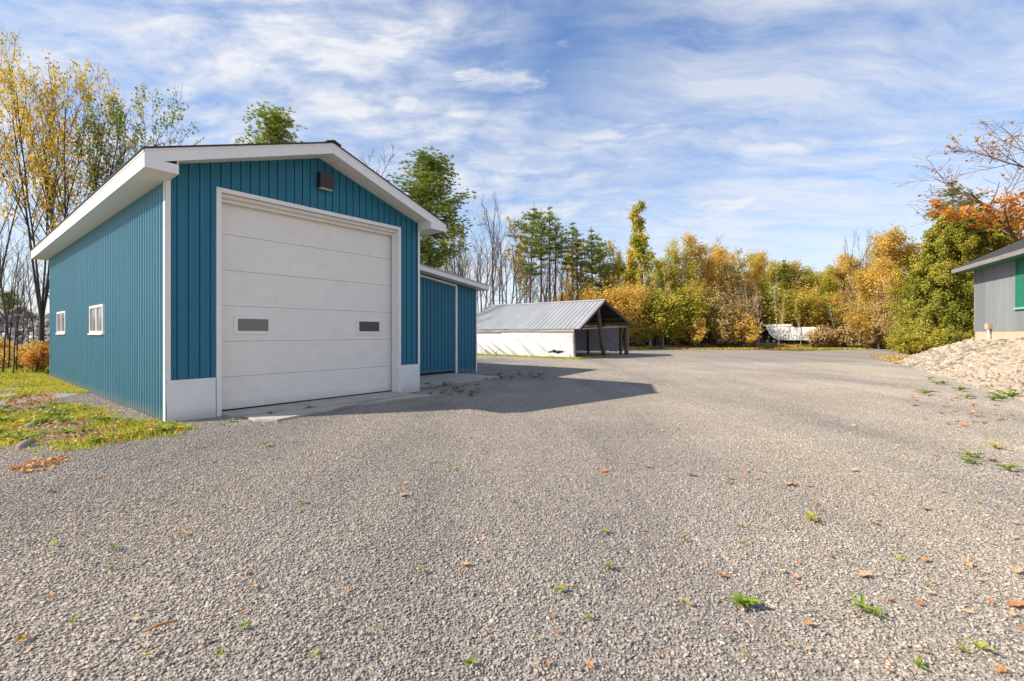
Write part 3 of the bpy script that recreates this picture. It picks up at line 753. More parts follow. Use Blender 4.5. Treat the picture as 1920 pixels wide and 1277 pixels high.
mb = MB(); mb.poly([(0.1,SL-.05,1.75),(QT-.3,SL-.05,1.95),(QT-.3,SL-.05,zr(QT-.3)-.05),(RT,SL-.05,RZ_-.1),(.1,SL-.05,zl(.1)-.05)]); mb.build('back_tarp', M['tarp_black'], shed)
x = -.05
for i, (ln, zz) in enumerate(((2.4,1.66),(2.6,1.67),(2.3,1.655),(2.0,1.67))):
    mb = MB(); mb.box(-.20, x, zz-.06, -.165, x+ln-.01, zz+.07); mb.build('eave_board', M['greywood'], shed); x += ln
mb = MB(); mb.box(-.155, 5.6, 1.48, -.135, 8.0, 1.58); mb.build('eave_board', M['greywood'], shed)
mb = MB(); mb.bar((1.0,1.2,.12),(3.2,5.5,.35),.14,.05); mb.build('loose_board', M['greywood'], shed)

# ------------------------------------------------------------------ grey building on the right, on its bank
C = Vector((21.2, 21.0, 0)); DW = Vector((.4455, .895, 0)).normalized()      # wall direction, away from the camera
TB = math.atan2(-DW.y, -DW.x)      # local +x runs along the wall towards the camera; local +y points into the building? (checked below)
bld = empty('grey_building', C, TB)
tag(bld, 'grey board-sided building with green window, raised above the stone bank', 'building')
# local x: towards camera along the wall; left-hand normal of that direction:
# (x=-DW) -> +y = rot90 = (DW.y, -DW.x) = right/inwards, so outward is -y
BL = 12.0; ZF0, ZF1, ZW = 1.0, 1.62, 4.62
GX0, GX1, GZ0, GZ1 = 3.57, 5.27, 2.50, 4.33
x = 0.0; i = 0
bw = 1.02
def board_sheet(x0, x1, part=None):
    mb = MB(); xs = []
    a = x0
    while a < x1 - 1e-6:
        b_ = min(a + .17, x1)
        spans = [(ZF1-.03, ZW)]
        mid = (a+b_)/2
        if GX0-.02 < mid < GX1: spans = [(ZF1-.03, GZ0), (GZ1, ZW)]
        if part is not None: spans = spans[part:part+1]
        for z0, z1 in spans:
            mb.quad((a+.006,-.015,z0),(b_-.006,-.015,z0),(b_-.006,-.015,z1),(a+.006,-.015,z1))
            mb.quad((b_-.006,-.015,z0),(b_,-.005,z0),(b_,-.005,z1),(b_-.006,-.015,z1))
            mb.quad((a,-.005,z0),(a+.006,-.015,z0),(a+.006,-.015,z1),(a,-.005,z1))
        a = b_
    return mb
while x < BL: 
    x2 = min(x + bw, BL)
    for lo_, hi_ in ((x, min(x2, GX0-.02)), (max(x, GX0-.02), min(x2, GX1)), (max(x, GX1), x2)):
        if hi_ - lo_ < .05: continue
        inside_w = GX0-.05 < lo_ and hi_ < GX1+.05
        for pt in ((0, 1) if inside_w else (None,)): board_sheet(lo_, hi_, pt).build('siding_panel', M['siding'], bld)
    x = x2
mb = MB(); mb.box(0, 0, ZF0, .015, 9, ZW); mb.box(0.015, 8.98, ZF0, BL, 9, ZW); mb.box(BL-.015, 0.0, ZF0, BL, 8.98, ZW); mb.build('wall', M['siding'], bld)
mb = MB(); mb.box(.02, .0, ZF0-.3, BL-.02, .2, ZF1); mb.build('foundation', M['found'], bld)
mb = MB(); mb.box(-.015, -.03, ZF1-.02, .05, 0.0, ZW); mb.build('corner_board', M['siding'], bld)
# window, green
mb = MB(); w = .09
mb.box(GX0-.02,-.05,GZ0,GX0+w,0,GZ1); mb.box(GX1-w,-.05,GZ0,GX1,0,GZ1); mb.box(GX0+w,-.05,GZ1-w,GX1-w,0,GZ1)
wo = mb.build('window', M['green'], bld)
mb = MB(); mb.box(GX0-.06,-.09,GZ0-.08,GX1+.05,0,GZ0-.002); mb.build('sill', M['ltgreen'], wo)
x = GX0 + w
while x < GX1 - w - .01:
    mb = MB(); mb.box(x+.004,-.03,GZ0,min(x+.2,GX1-w)-.004,-.01,GZ1-w-.002); mb.build('shutter_board', M['green'], wo); x += .2
# eave
OV = .62
rr = lambda y: 4.68 + (y) * .50
mb = MB(); mb.prism([(-.55,-OV,rr(-OV)+.02),(BL,-OV,rr(-OV)+.02),(BL,4.5,rr(4.5)+.02),(-.55,4.5,rr(4.5)+.02)],[(-.55,-OV,rr(-OV)+.16),(BL,-OV,rr(-OV)+.16),(BL,4.5,rr(4.5)+.16),(-.55,4.5,rr(4.5)+.16)])
rf = mb.build('roof', M['shingle'], bld)
mb = MB(); mb.prism([(-.55,4.5,rr(4.5)+.02),(BL,4.5,rr(4.5)+.02),(BL,9.6,rr(-.6)+.02),(-.55,9.6,rr(-.6)+.02)],[(-.55,4.5,rr(4.5)+.16),(BL,4.5,rr(4.5)+.16),(BL,9.6,rr(-.6)+.16),(-.55,9.6,rr(-.6)+.16)]); mb.build('roof_slope', M['shingle'], rf)
for k_ in range(9):      # courses of shingles visible edge-on
    y0 = -OV-.02 + k_*.26
    mb = MB(); mb.prism([(-.57,y0,rr(y0)+.162),(BL,y0,rr(y0)+.162),(BL,y0+.27,rr(y0+.27)+.165),(-.57,y0+.27,rr(y0+.27)+.165)],[(-.57,y0,rr(y0)+.180),(BL,y0,rr(y0)+.180),(BL,y0+.27,rr(y0+.27)+.170),(-.57,y0+.27,rr(y0+.27)+.170)]); mb.build('shingle_course', M['shingle'], rf)
mb = MB(); mb.box(-.56,-OV-.025,rr(-OV)-.03,BL,-OV-.002,rr(-OV)+.145); mb.build('fascia', M['fascia_old'], bld)
mb = MB(); mb.box(-.54,-OV,rr(-OV)-.02,BL,0.0,rr(-OV)+.0); mb.build('soffit', M['green'], bld)
mb = MB(); mb.prism([(-.56,-OV,rr(-OV)-.02),(-.56,4.5,rr(4.5)-.02),(-.56,4.5,rr(4.5)+.14),(-.56,-OV,rr(-OV)+.14)],[(-.53,-OV,rr(-OV)-.02),(-.53,4.5,rr(4.5)-.02),(-.53,4.5,rr(4.5)+.14),(-.53,-OV,rr(-OV)+.14)]); mb.build('fascia', M['fascia_old'], bld)
mb = MB(); mb.poly([(0.001,0,ZW),(0.001,9,ZW),(0.001,4.5,rr(4.5))]); mb.build('gable_wall', M['siding'], bld)

# bank: height field in world space. distance from the toe line
toeA = Vector((11.5, 10.0)); toeB = Vector((20.0, 23.6)); td = (toeB-toeA).normalized(); tn = Vector((td.y, -td.x))
def sstep(x): x = max(0, min(1, x)); return x*x*(3-2*x)
Cl = C.to_2d(); DWn = DW.to_2d()
def bank_h(x, y):
    p = Vector((x, y)); d = (p - toeA).dot(tn); s = (p - toeA).dot(td)
    end = (toeB-toeA).length
    over = max(0, s - end + .8)             # rounds off past the far end
    d2 = d - over * over * .16
    h = 1.32 * max(0, min(1, d2 / 3.0)) ** .8 if d2 > 0 else d2*.4
    return max(-.3, h)
xs = (9, 40); ys = (4, 34)
bank = grid_sheet('bank', 3, 44, -4, 38, 130, 130, lambda x, y: bank_h(x, y) - .02, M['litter_bank']); tag(bank, kind='structure')
bank.data.materials.append(M['stone_ground'])
# stones: dumped over the slope nearest the yard
M['limestone'] = island_mat('pale_limestone', [(0,(.17,.135,.10)),(.25,(.32,.26,.19)),(.6,(.44,.365,.275)),(.85,(.54,.465,.365)),(1,(.40,.28,.21))], .9, .5)
def in_pile(x, y, s=0):
    p = Vector((x, y)); d = (p - toeA).dot(tn); q = (p - toeA).dot(td)
    h = bank_h(x, y); wall = (p - Cl).dot(Vector((DWn.y, -DWn.x)))
    along = (p - Cl).dot(DWn)
    if wall > -.03 and along < .4: return False
    if along > 2.6 - .5*(wall+2.6): return False
    return h > -.12 - .05*math.sin(q*3) and d < 4.4 and q > -8
pile = empty('stone_pile', (16.5, 16.5, 0)); tag(pile, 'pale limestone rocks heaped on the slope below the grey building', 'stone pile')
PO = Vector((16.5, 16.5, 0))
rn = np.random.RandomState(21); pts = []; 
while len(pts) < 30000:
    q = rn.uniform(-7, 17.5); d = rn.uniform(-.35, 4.2)
    p = toeA + td*q + tn*d
    if p.y < 5 : continue
    if in_pile(p.x, p.y): pts.append((p.x, p.y, bank_h(p.x, p.y)))
sz = np.clip(rn.lognormal(math.log(.046), .52, len(pts)), .018, .125)
def apparent(i): return sz[i] / max(4, pts[i][1]) if pts[i][0] < 1.13*pts[i][1] else 0
order = sorted(range(len(pts)), key=apparent, reverse=True)
big = order[:300]; rest = order[300:]
protos = [stones_mesh('stone', [(0,0,0)], [.5], rn, M['limestone'], (.5,.8), .5) for _ in range(8)]
for j, i in enumerate(big):
    o = bpy.data.objects.new('stone', protos[j % 8]); COL.objects.link(o); o.parent = pile
    s_ = sz[i]*2.0; o.location = Vector(pts[i]) - PO + Vector((0,0,sz[i]*.35+.03)); o.scale = (s_, s_, s_*.85)
    o.rotation_euler = (rn.uniform(-.5,.5), rn.uniform(-.5,.5), rn.uniform(0, 6.28))
sm_ = stones_mesh('small_stones', [tuple(Vector(pts[i])-PO) for i in rest], sz[rest], rn, M['limestone'], (.5,.9), .08)
so = put('small_stones', sm_, pile); so['kind'] = 'stuff'
# bare stone bed right under the pile so no litter shows between the rocks
f_ = bank.data.polygons
for pl in f_:
    c_ = pl.center
    if in_pile(c_.x, c_.y): pl.material_index = 1
# pipe with a tan cap in front of the grey wall
pp_ = gnd(1853, 634, 1.3) if False else Vector((px2x(1853, 19.6), 19.6, bank_h(px2x(1853,19.6), 19.6)))
pipe = empty('vent_pipe', pp_); tag(pipe, 'thin white pipe with a tan box on top, standing before the grey wall', 'vent pipe')
mb = MB(); mb.tube([(0,0,-.1),(0,0,.62)], [.035,.035], 12); mb.build('pipe', M['white'], pipe, smooth=True)
M['tan'] = painted('tan_plastic', (.62,.40,.26), .6, 0, .08)
mb = MB(); mb.box(-.09,-.07,.58,.09,.07,.80); mb.build('cap', M['tan'], pipe)

# ------------------------------------------------------------------ trees
class Tree:
    """limbs as tapered tubes, leaves as small bent quads at the twigs"""
    def __init__(s, seed): s.r = np.random.RandomState(seed); s.lines = []; s.tips = []
    def rv(s): v = s.r.normal(size=3); return v / np.linalg.norm(v)
    def limb(s, p, d, length, r0, r1, n, wander, up=0.0, level=0):
        pts = [np.array(p, float)]; d = np.array(d, float); d /= np.linalg.norm(d)
        for i in range(n):
            d = d + s.rv() * wander + np.array([0, 0, up]); d /= np.linalg.norm(d)
            pts.append(pts[-1] + d * length / n)
        s.lines.append((pts, [r0 + (r1 - r0) * i / n for i in range(n + 1)], level)); return pts, d
    def at(s, pts, t):
        k = t * (len(pts) - 1); i = min(int(k), len(pts) - 2); f = k - i
        return pts[i] * (1 - f) + pts[i+1] * f, (pts[i+1] - pts[i]) / np.linalg.norm(pts[i+1] - pts[i])
    def side(s, d, ang):
        v = s.rv(); v -= d * v.dot(d); v /= np.linalg.norm(v); return d * math.cos(ang) + v * math.sin(ang)
    def grow(s, p, d, length, r0, levels, kids=(7, 5, 4), ang=(.6, .7, .8), ratio=(.55, .5, .5), wander=.12, up=.05, start=.3, level=0):
        n = max(3, 7 - 2 * level)
        pts, _ = s.limb(p, d, length, r0, r0 * (.25 if level < levels else .3), n, wander, up, level)
        if level >= levels: s.tips.append(pts); return
        for k in range(kids[min(level, len(kids)-1)]):
            t = start + (1 - start) * (k + s.r.rand()) / kids[min(level, len(kids)-1)]
            q, dd = s.at(pts, min(t, .99)); l = length * ratio[min(level, 2)] * (1.15 - .55 * t) * s.r.uniform(.75, 1.2)
            s.grow(q, s.side(dd, ang[min(level, 2)] * s.r.uniform(.75, 1.25)), l, r0 * (1 - .7 * t) * .6, levels, kids, ang, ratio, wander * 1.15, up, .2, level + 1)
    def wood_mesh(s, name, mat, min_r=.006, lv=None):
        mb = MB()
        for pts, rad, lev in s.lines:
            if lv is not None and lev not in lv: continue
            n = 8 if rad[0] > .09 else (5 if rad[0] > .03 else 3)
            mb.tube(pts, [max(min_r, x) for x in rad], n, cap=False)
        return mb.mesh(name, mat, smooth=True)

def leaves_mesh(name, P, size, rnd, mat, elong=1.5, hang=.0, face=True):
    """P (n,3): centres; each leaf a quad folded along its rib"""
    n = len(P); P = np.asarray(P)
    # blades turn outwards and up, as leaves do
    o_ = P - P.mean(0); o_[:,2] = 0; o_ /= np.linalg.norm(o_, axis=1)[:,None] + 1e-6
    c = rnd.normal(size=(n, 3)) * .62 + (o_ * .62 + np.array([0, 0, .5]) if face else 0); c /= np.linalg.norm(c, axis=1)[:,None]
    a = rnd.normal(size=(n, 3)); a[:,2] -= hang; a -= c * (a*c).sum(1)[:,None]; a /= np.linalg.norm(a, axis=1)[:,None]
    b = np.cross(c, a)
    s = (size * rnd.uniform(.6, 1.35, n))[:,None]
    v = np.empty((n, 4, 3))
    v[:,0] = P - a*s*elong*.5; v[:,1] = P + b*s*.5 + c*s*.12; v[:,2] = P + a*s*elong*.5; v[:,3] = P - b*s*.5 + c*s*.12
    me = bpy.data.meshes.new(name); me.vertices.add(4*n); me.vertices.foreach_set('co', v.ravel())
    me.loops.add(4*n); me.loops.foreach_set('vertex_index', np.arange(4*n, dtype=np.int32))
    me.polygons.add(n); me.polygons.foreach_set('loop_start', np.arange(0, 4*n, 4, dtype=np.int32)); me.polygons.foreach_set('loop_total', np.full(n, 4, np.int32))
    me.materials.append(mat); me.update(calc_edges=True); return me

def tip_leaves(t, count, spread, rnd, frac=1.0, tips=None):
    """cluster leaf centres around randomly kept twigs"""
    tips = tips or t.tips; keep = [q for q in tips if rnd.rand() < frac]
    P = np.empty((count, 3))
    keep = keep or list(tips)
    idx = rnd.randint(0, len(keep), count); tt = rnd.uniform(.15, 1.05, count)
    for i in range(count):
        pts = keep[idx[i]]; k = min(tt[i], .999) * (len(pts)-1); j = int(k); f = k - j
        P[i] = pts[j]*(1-f) + pts[j+1]*f
    return P + rnd.normal(size=(count, 3)) * spread

GOLD = leaf_mat('gold_leaves', [(0,(.46,.32,.08)),(.3,(.68,.48,.11)),(.6,(.82,.62,.15)),(.85,(.84,.52,.13)),(1,(.62,.58,.14))], .55)
YEL = leaf_mat('yellow_leaves', [(0,(.50,.36,.04)),(.35,(.74,.54,.06)),(.7,(.80,.56,.07)),(.9,(.78,.44,.07)),(1,(.48,.46,.08))], .45)
OLIV = leaf_mat('olive_leaves', [(0,(.22,.25,.04)),(.35,(.42,.43,.06)),(.6,(.62,.55,.08)),(.85,(.78,.60,.10)),(1,(.70,.46,.09))], .5)
ORNG = leaf_mat('orange_leaves', [(0,(.50,.19,.05)),(.4,(.74,.34,.07)),(.75,(.80,.46,.10)),(1,(.74,.54,.16))], .42)
TANL = leaf_mat('tan_leaves', [(0,(.40,.26,.11)),(.4,(.60,.42,.18)),(.75,(.72,.52,.24)),(1,(.62,.42,.18))], .4)
CEDR = leaf_mat('cedar_sprays', [(0,(.11,.12,.02)),(.35,(.28,.30,.045)),(.65,(.50,.46,.06)),(1,(.74,.56,.12))], .42)
PINE = leaf_mat('pine_needles', [(0,(.13,.18,.035)),(.4,(.27,.34,.06)),(.75,(.44,.48,.075)),(1,(.56,.54,.11))], .45)
GRNL = leaf_mat('green_leaves', [(0,(.14,.20,.03)),(.4,(.26,.32,.05)),(.7,(.42,.44,.07)),(1,(.62,.52,.09))], .4)

def pine_proto(seed, H, crown0, rad, dens=1.0, one_sided=0.0, rnd_top=False, nw=.030, step=1.0, per=0):
    t = Tree(seed); r = t.r
    pts, _ = t.limb((0,0,-.2), (0,0,1), H+.2, .16*H/14, .02, 14, .012, .02)
    z = H * .22; tufts = []
    while z < H * .985:
        f = (z/H - crown0) / (1 - crown0)
        p, d = t.at(pts, (z+.2)/(H+.2))
        if f < 0:
            if r.rand() < .55:
                q, _ = t.limb(p, t.side(np.array([0,0,1.]), r.uniform(1.2, 1.7)), r.uniform(.5, 1.4), .018, .006, 3, .12)
        else:
            prof = (math.sin(PI * min(1, f*.92 + .18)) ** .8) if f > .05 else .5
            if rnd_top: prof = max(.3, math.sqrt(max(0, 1 - (1.65*f - .75)**2)))
            for k in range(r.randint(3, 6) + per):
                az = r.uniform(0, 2*PI); L_ = rad * prof * r.uniform(.40, 1.25) * (1 + one_sided*math.cos(az))
                L_ = max(.25, L_); el = (.12 if rnd_top else .0) + (1.15 if rnd_top else .55)*f*r.uniform(.5,1.2)
                dd = np.array([math.cos(az)*math.cos(el), math.sin(az)*math.cos(el), math.sin(el)])
                q, _ = t.limb(p, dd, L_, .03, .008, 5, .10, .05)
                m = max(3, int(L_ * 5.0 * dens))
                for j in range(m):
                    tt = r.uniform(.35, 1.03); c, _ = t.at(q, min(tt, .999))
                    sp = .10 + .14 * L_ * (1 - .3*tt)
                    tufts.append(c + r.normal(size=3) * np.array([sp, sp, sp*(.45 if rnd_top else .2)]))
        z += H * r.uniform(.018, .035) * (step if f > 0 else 1)
    # each tuft: a burst of needle bundles (thin slivers)
    T = np.array(tufts); nn = 13; n = len(T)*nn; c = np.repeat(T, nn, axis=0)
    d = r.normal(size=(n,3)); d[:,2] = np.abs(d[:,2])*.8 - .1; d /= np.linalg.norm(d, axis=1)[:,None]
    s = np.cross(d, r.normal(size=(n,3))); s /= np.linalg.norm(s, axis=1)[:,None]
    ln = r.uniform(.13, .26, n)[:,None]; w = nw
    v = np.empty((n,3,3)); v[:,0] = c - s*w; v[:,1] = c + s*w; v[:,2] = c + d*ln
    me = bpy.data.meshes.new('crown'); me.vertices.add(3*n); me.vertices.foreach_set('co', v.ravel()); me.loops.add(3*n); me.loops.foreach_set('vertex_index', np.arange(3*n, dtype=np.int32))
    me.polygons.add(n); me.polygons.foreach_set('loop_start', np.arange(0,3*n,3,dtype=np.int32)); me.polygons.foreach_set('loop_total', np.full(n,3,np.int32)); me.materials.append(PINE); me.update(calc_edges=True)
    return (t.wood_mesh('trunk', M['bark_p'], .008, None), me, H)

def bare_proto(seed, H, fork=.35, spread=.5, stems=1, bark='bark', leaves=0, lmat=None, frac=.4, kids=(9,6,5), lsize=.11, lv=3, r0=None):
    t = Tree(seed); r = t.r; r0 = r0 or .011*H
    for k in range(stems):
        d = t.side(np.array([0,0,1.]), r.uniform(.05, .22) if stems > 1 else .02)
        t.grow(np.array([0,0,-.15]) + (r.normal(size=3)*np.array([.12,.12,0]) if stems > 1 else 0), d, H, r0/(stems**.4), lv, kids, (spread, spread*1.15, spread*1.4), (.42,.45,.5), .07, .06, fork)
    zmax = max(p[2] for ln in t.lines for p in ln[0]); sc = H / zmax
    for ln in t.lines:
        for p in ln[0]: p *= sc if False else 1
    wm = t.wood_mesh('trunk', M[bark], .0105 if H > 8 else .006)
    cm = leaves_mesh('crown', tip_leaves(t, leaves, .12, r, frac), lsize, r, lmat) if leaves else None
    return (wm, cm, zmax)

def leafy_proto(seed, H, mat, bark='bark', n=9000, size=.15, low=.2, spread=.62, frac=.85, jitter=.28, kids=(12,6,4), stems=1, ratio=(.40,.45,.5)):
    t = Tree(seed); r = t.r
    for k in range(stems):
        d = t.side(np.array([0,0,1.]), r.uniform(.08, .3) if stems > 1 else .03)
        t.grow((0,0,-.15), d, H*.95, .010*H, 2, kids, (spread, spread*1.15, spread*1.3), ratio, .09, .05, low)
    zmax = max(p[2] for ln in t.lines for p in ln[0])
    return (t.wood_mesh('trunk', M[bark], .010), leaves_mesh('crown', tip_leaves(t, n, jitter, r, frac), size, r, mat), zmax)

def cedar_proto(seed, H, rad, mat, n=16000):
    t = Tree(seed); r = t.r; t.limb((0,0,-.1), (0,0,1), H*.97, .013*H, .02, 10, .012, .02)
    P = []
    nb = 150                                           # boughs; each a fan of sprays, uneven in length
    for k in range(nb):
        f = (k + r.rand())/nb; az = r.uniform(0, 2*PI)
        R_ = rad * (1 - f)**.62 * (1 + .25*math.sin(f*9+az*2)) * r.uniform(.55,1.3) + .12
        z0 = H*(.02 + .96*f); L_ = R_
        p0 = np.array([0,0,z0]); dd = np.array([math.cos(az), math.sin(az), r.uniform(-.25,.25)])
        q, _ = t.limb(p0, dd, L_, .02, .006, 3, .08, .03)
        m = n//nb
        tt = r.uniform(.35,1.03,m)**.7
        for x in tt:
            c, _ = t.at(q, min(x,.999)); P.append(c + r.normal(size=3)*np.array([.17,.17,.26])*(.5+.5*L_/rad))
    return (t.wood_mesh('trunk', M['bark_d'], .008), leaves_mesh('crown', P, .088, r, mat, 1.7), H)

def shrub_proto(seed, H, mat, n=2600, stems=9, size=.10, w=.55):
    t = Tree(seed); r = t.r
    for k in range(stems):
        d = t.side(np.array([0,0,1.]), r.uniform(.1, w))
        t.grow((r.normal()*.15*H*.4, r.normal()*.15*H*.4, -.05), d, H*r.uniform(.7,1), .012*H+.004, 1, (7,5), (.6,.8), (.45,.5), .12, .03, .2)
    return (t.wood_mesh('stems', M['bark'], .006), leaves_mesh('crown', tip_leaves(t, n, .10*H*.5, r, .9), size, r, mat) if n else None, H)

def terr(px, Y): return .55*sstep((Y-43.4)/4.2)*sstep((px-1080)/160)
PR = {}
PR['pine'] = [pine_proto(101, 15, .48, 2.6, 2.6, 0, False, .028, 1.45, 2), pine_proto(102, 15, .60, 2.0, 2.2, .2, False, .028, 1.5, 1), pine_proto(103, 14, .40, 2.4, 2.4, .3, False, .028, 1.35, 2), pine_proto(104, 15, .66, 1.8, 2.0, .4, False, .028, 1.4, 0)]
PR['big_pine'] = [pine_proto(111, 16, .45, 2.9, 2.3, 0, True, .032, .62, 2)]
PR['bare'] = [bare_proto(201, 12, .35, .45), bare_proto(202, 12, .45, .38, kids=(8,5,4)), bare_proto(203, 11, .22, .62, kids=(7,6,5)), bare_proto(204, 12, .5, .32, kids=(7,5,4))]
PR['bare_fan'] = [bare_proto(211, 9, .3, .30, stems=3, kids=(9,7,3), lv=2, r0=.10)]
PR['sparse'] = [bare_proto(221, 12, .4, .40, leaves=1500, lmat=OLIV, frac=.35, lsize=.13), bare_proto(222, 11, .3, .42, leaves=2200, lmat=GOLD, frac=.4, lsize=.13)]
PR['gold'] = [leafy_proto(301, 9, GOLD, n=13000, size=.10), leafy_proto(302, 8, GOLD, n=12500, size=.10, spread=.75, low=.1), leafy_proto(303, 10, GOLD, n=10000, size=.10, spread=.5, low=.25), leafy_proto(304, 7, GOLD, n=9000, size=.09, stems=3, spread=.6, low=.12, kids=(8,5,4))]
PR['olive'] = [leafy_proto(311, 10, OLIV, n=14000, size=.10, low=.12), leafy_proto(312, 9, OLIV, n=13000, size=.10, spread=.7, low=.08)]
PR['tan'] = [leafy_proto(321, 8, TANL, n=6500, frac=.8, size=.12, low=.12), leafy_proto(322, 7, TANL, n=5200, stems=3, kids=(9,6,4), size=.11, low=.1)]
PR['poplar'] = [leafy_proto(331, 14, OLIV, 'birch', n=5200, low=.42, spread=.42, frac=.8, size=.16, jitter=.2, kids=(13,4,3), ratio=(.2,.45,.5))]
PR['cedar'] = [cedar_proto(401, 10, 2.5, CEDR, 42000), cedar_proto(402, 8, 2.1, CEDR, 34000), cedar_proto(403, 11, 2.2, CEDR, 38000)]
PR['shrub'] = [shrub_proto(501, 2.2, GOLD), shrub_proto(502, 1.8, TANL, 1800), shrub_proto(503, 2.4, OLIV, 2800), shrub_proto(504, 2.0, TANL, 700, 12)]
PR['shrub_tall'] = [shrub_proto(521, 4.5, GOLD, 6500, 8, .10, .4), shrub_proto(522, 4.2, TANL, 2400, 13, .075, .45), shrub_proto(523, 4.5, OLIV, 7500, 8, .10, .4)]
PR['pale_sapling'] = [bare_proto(611, 7, .3, .25, kids=(7,4,3), lv=2, bark='birch', r0=.05, leaves=500, lmat=GOLD, lsize=.09), bare_proto(612, 7, .35, .3, kids=(6,4,3), lv=2, bark='bark', r0=.05, leaves=250, lmat=TANL, lsize=.09), bare_proto(613, 7, .4, .22, kids=(7,3,3), lv=2, bark='birch', r0=.045)]
PR['sapling'] = [bare_proto(601, 6, .25, .35, kids=(6,4,3), lv=2, bark='bark_d', r0=.04), bare_proto(602, 6, .3, .3, kids=(7,4,3), lv=2, bark='bark', r0=.035, leaves=350, lmat=GOLD, lsize=.1)]

def plant(kind, v, px, Y, top, name, label, cat, group=None, rz=None, wide=1.0, mat=None, z0=0.0):
    wm, cm, H = PR[kind][v % len(PR[kind])]
    z0 = max(z0, terr(px, Y)); X = px2x(px, Y); h = top2z(top, Y) - z0; s = h / H
    o = empty(name, (X, Y, z0)); o.rotation_euler = (0, 0, rng.uniform(0, 6.28) if rz is None else rz)
    o.scale = (s*wide, s*wide, s)
    tag(o, label, cat, group)
    put('trunk' if kind != 'shrub' else 'stems', wm, o)
    if cm:
        c = put('crown', cm, o)
        if mat:
            c.material_slots[0].link = 'OBJECT'; c.material_slots[0].material = mat
    return o

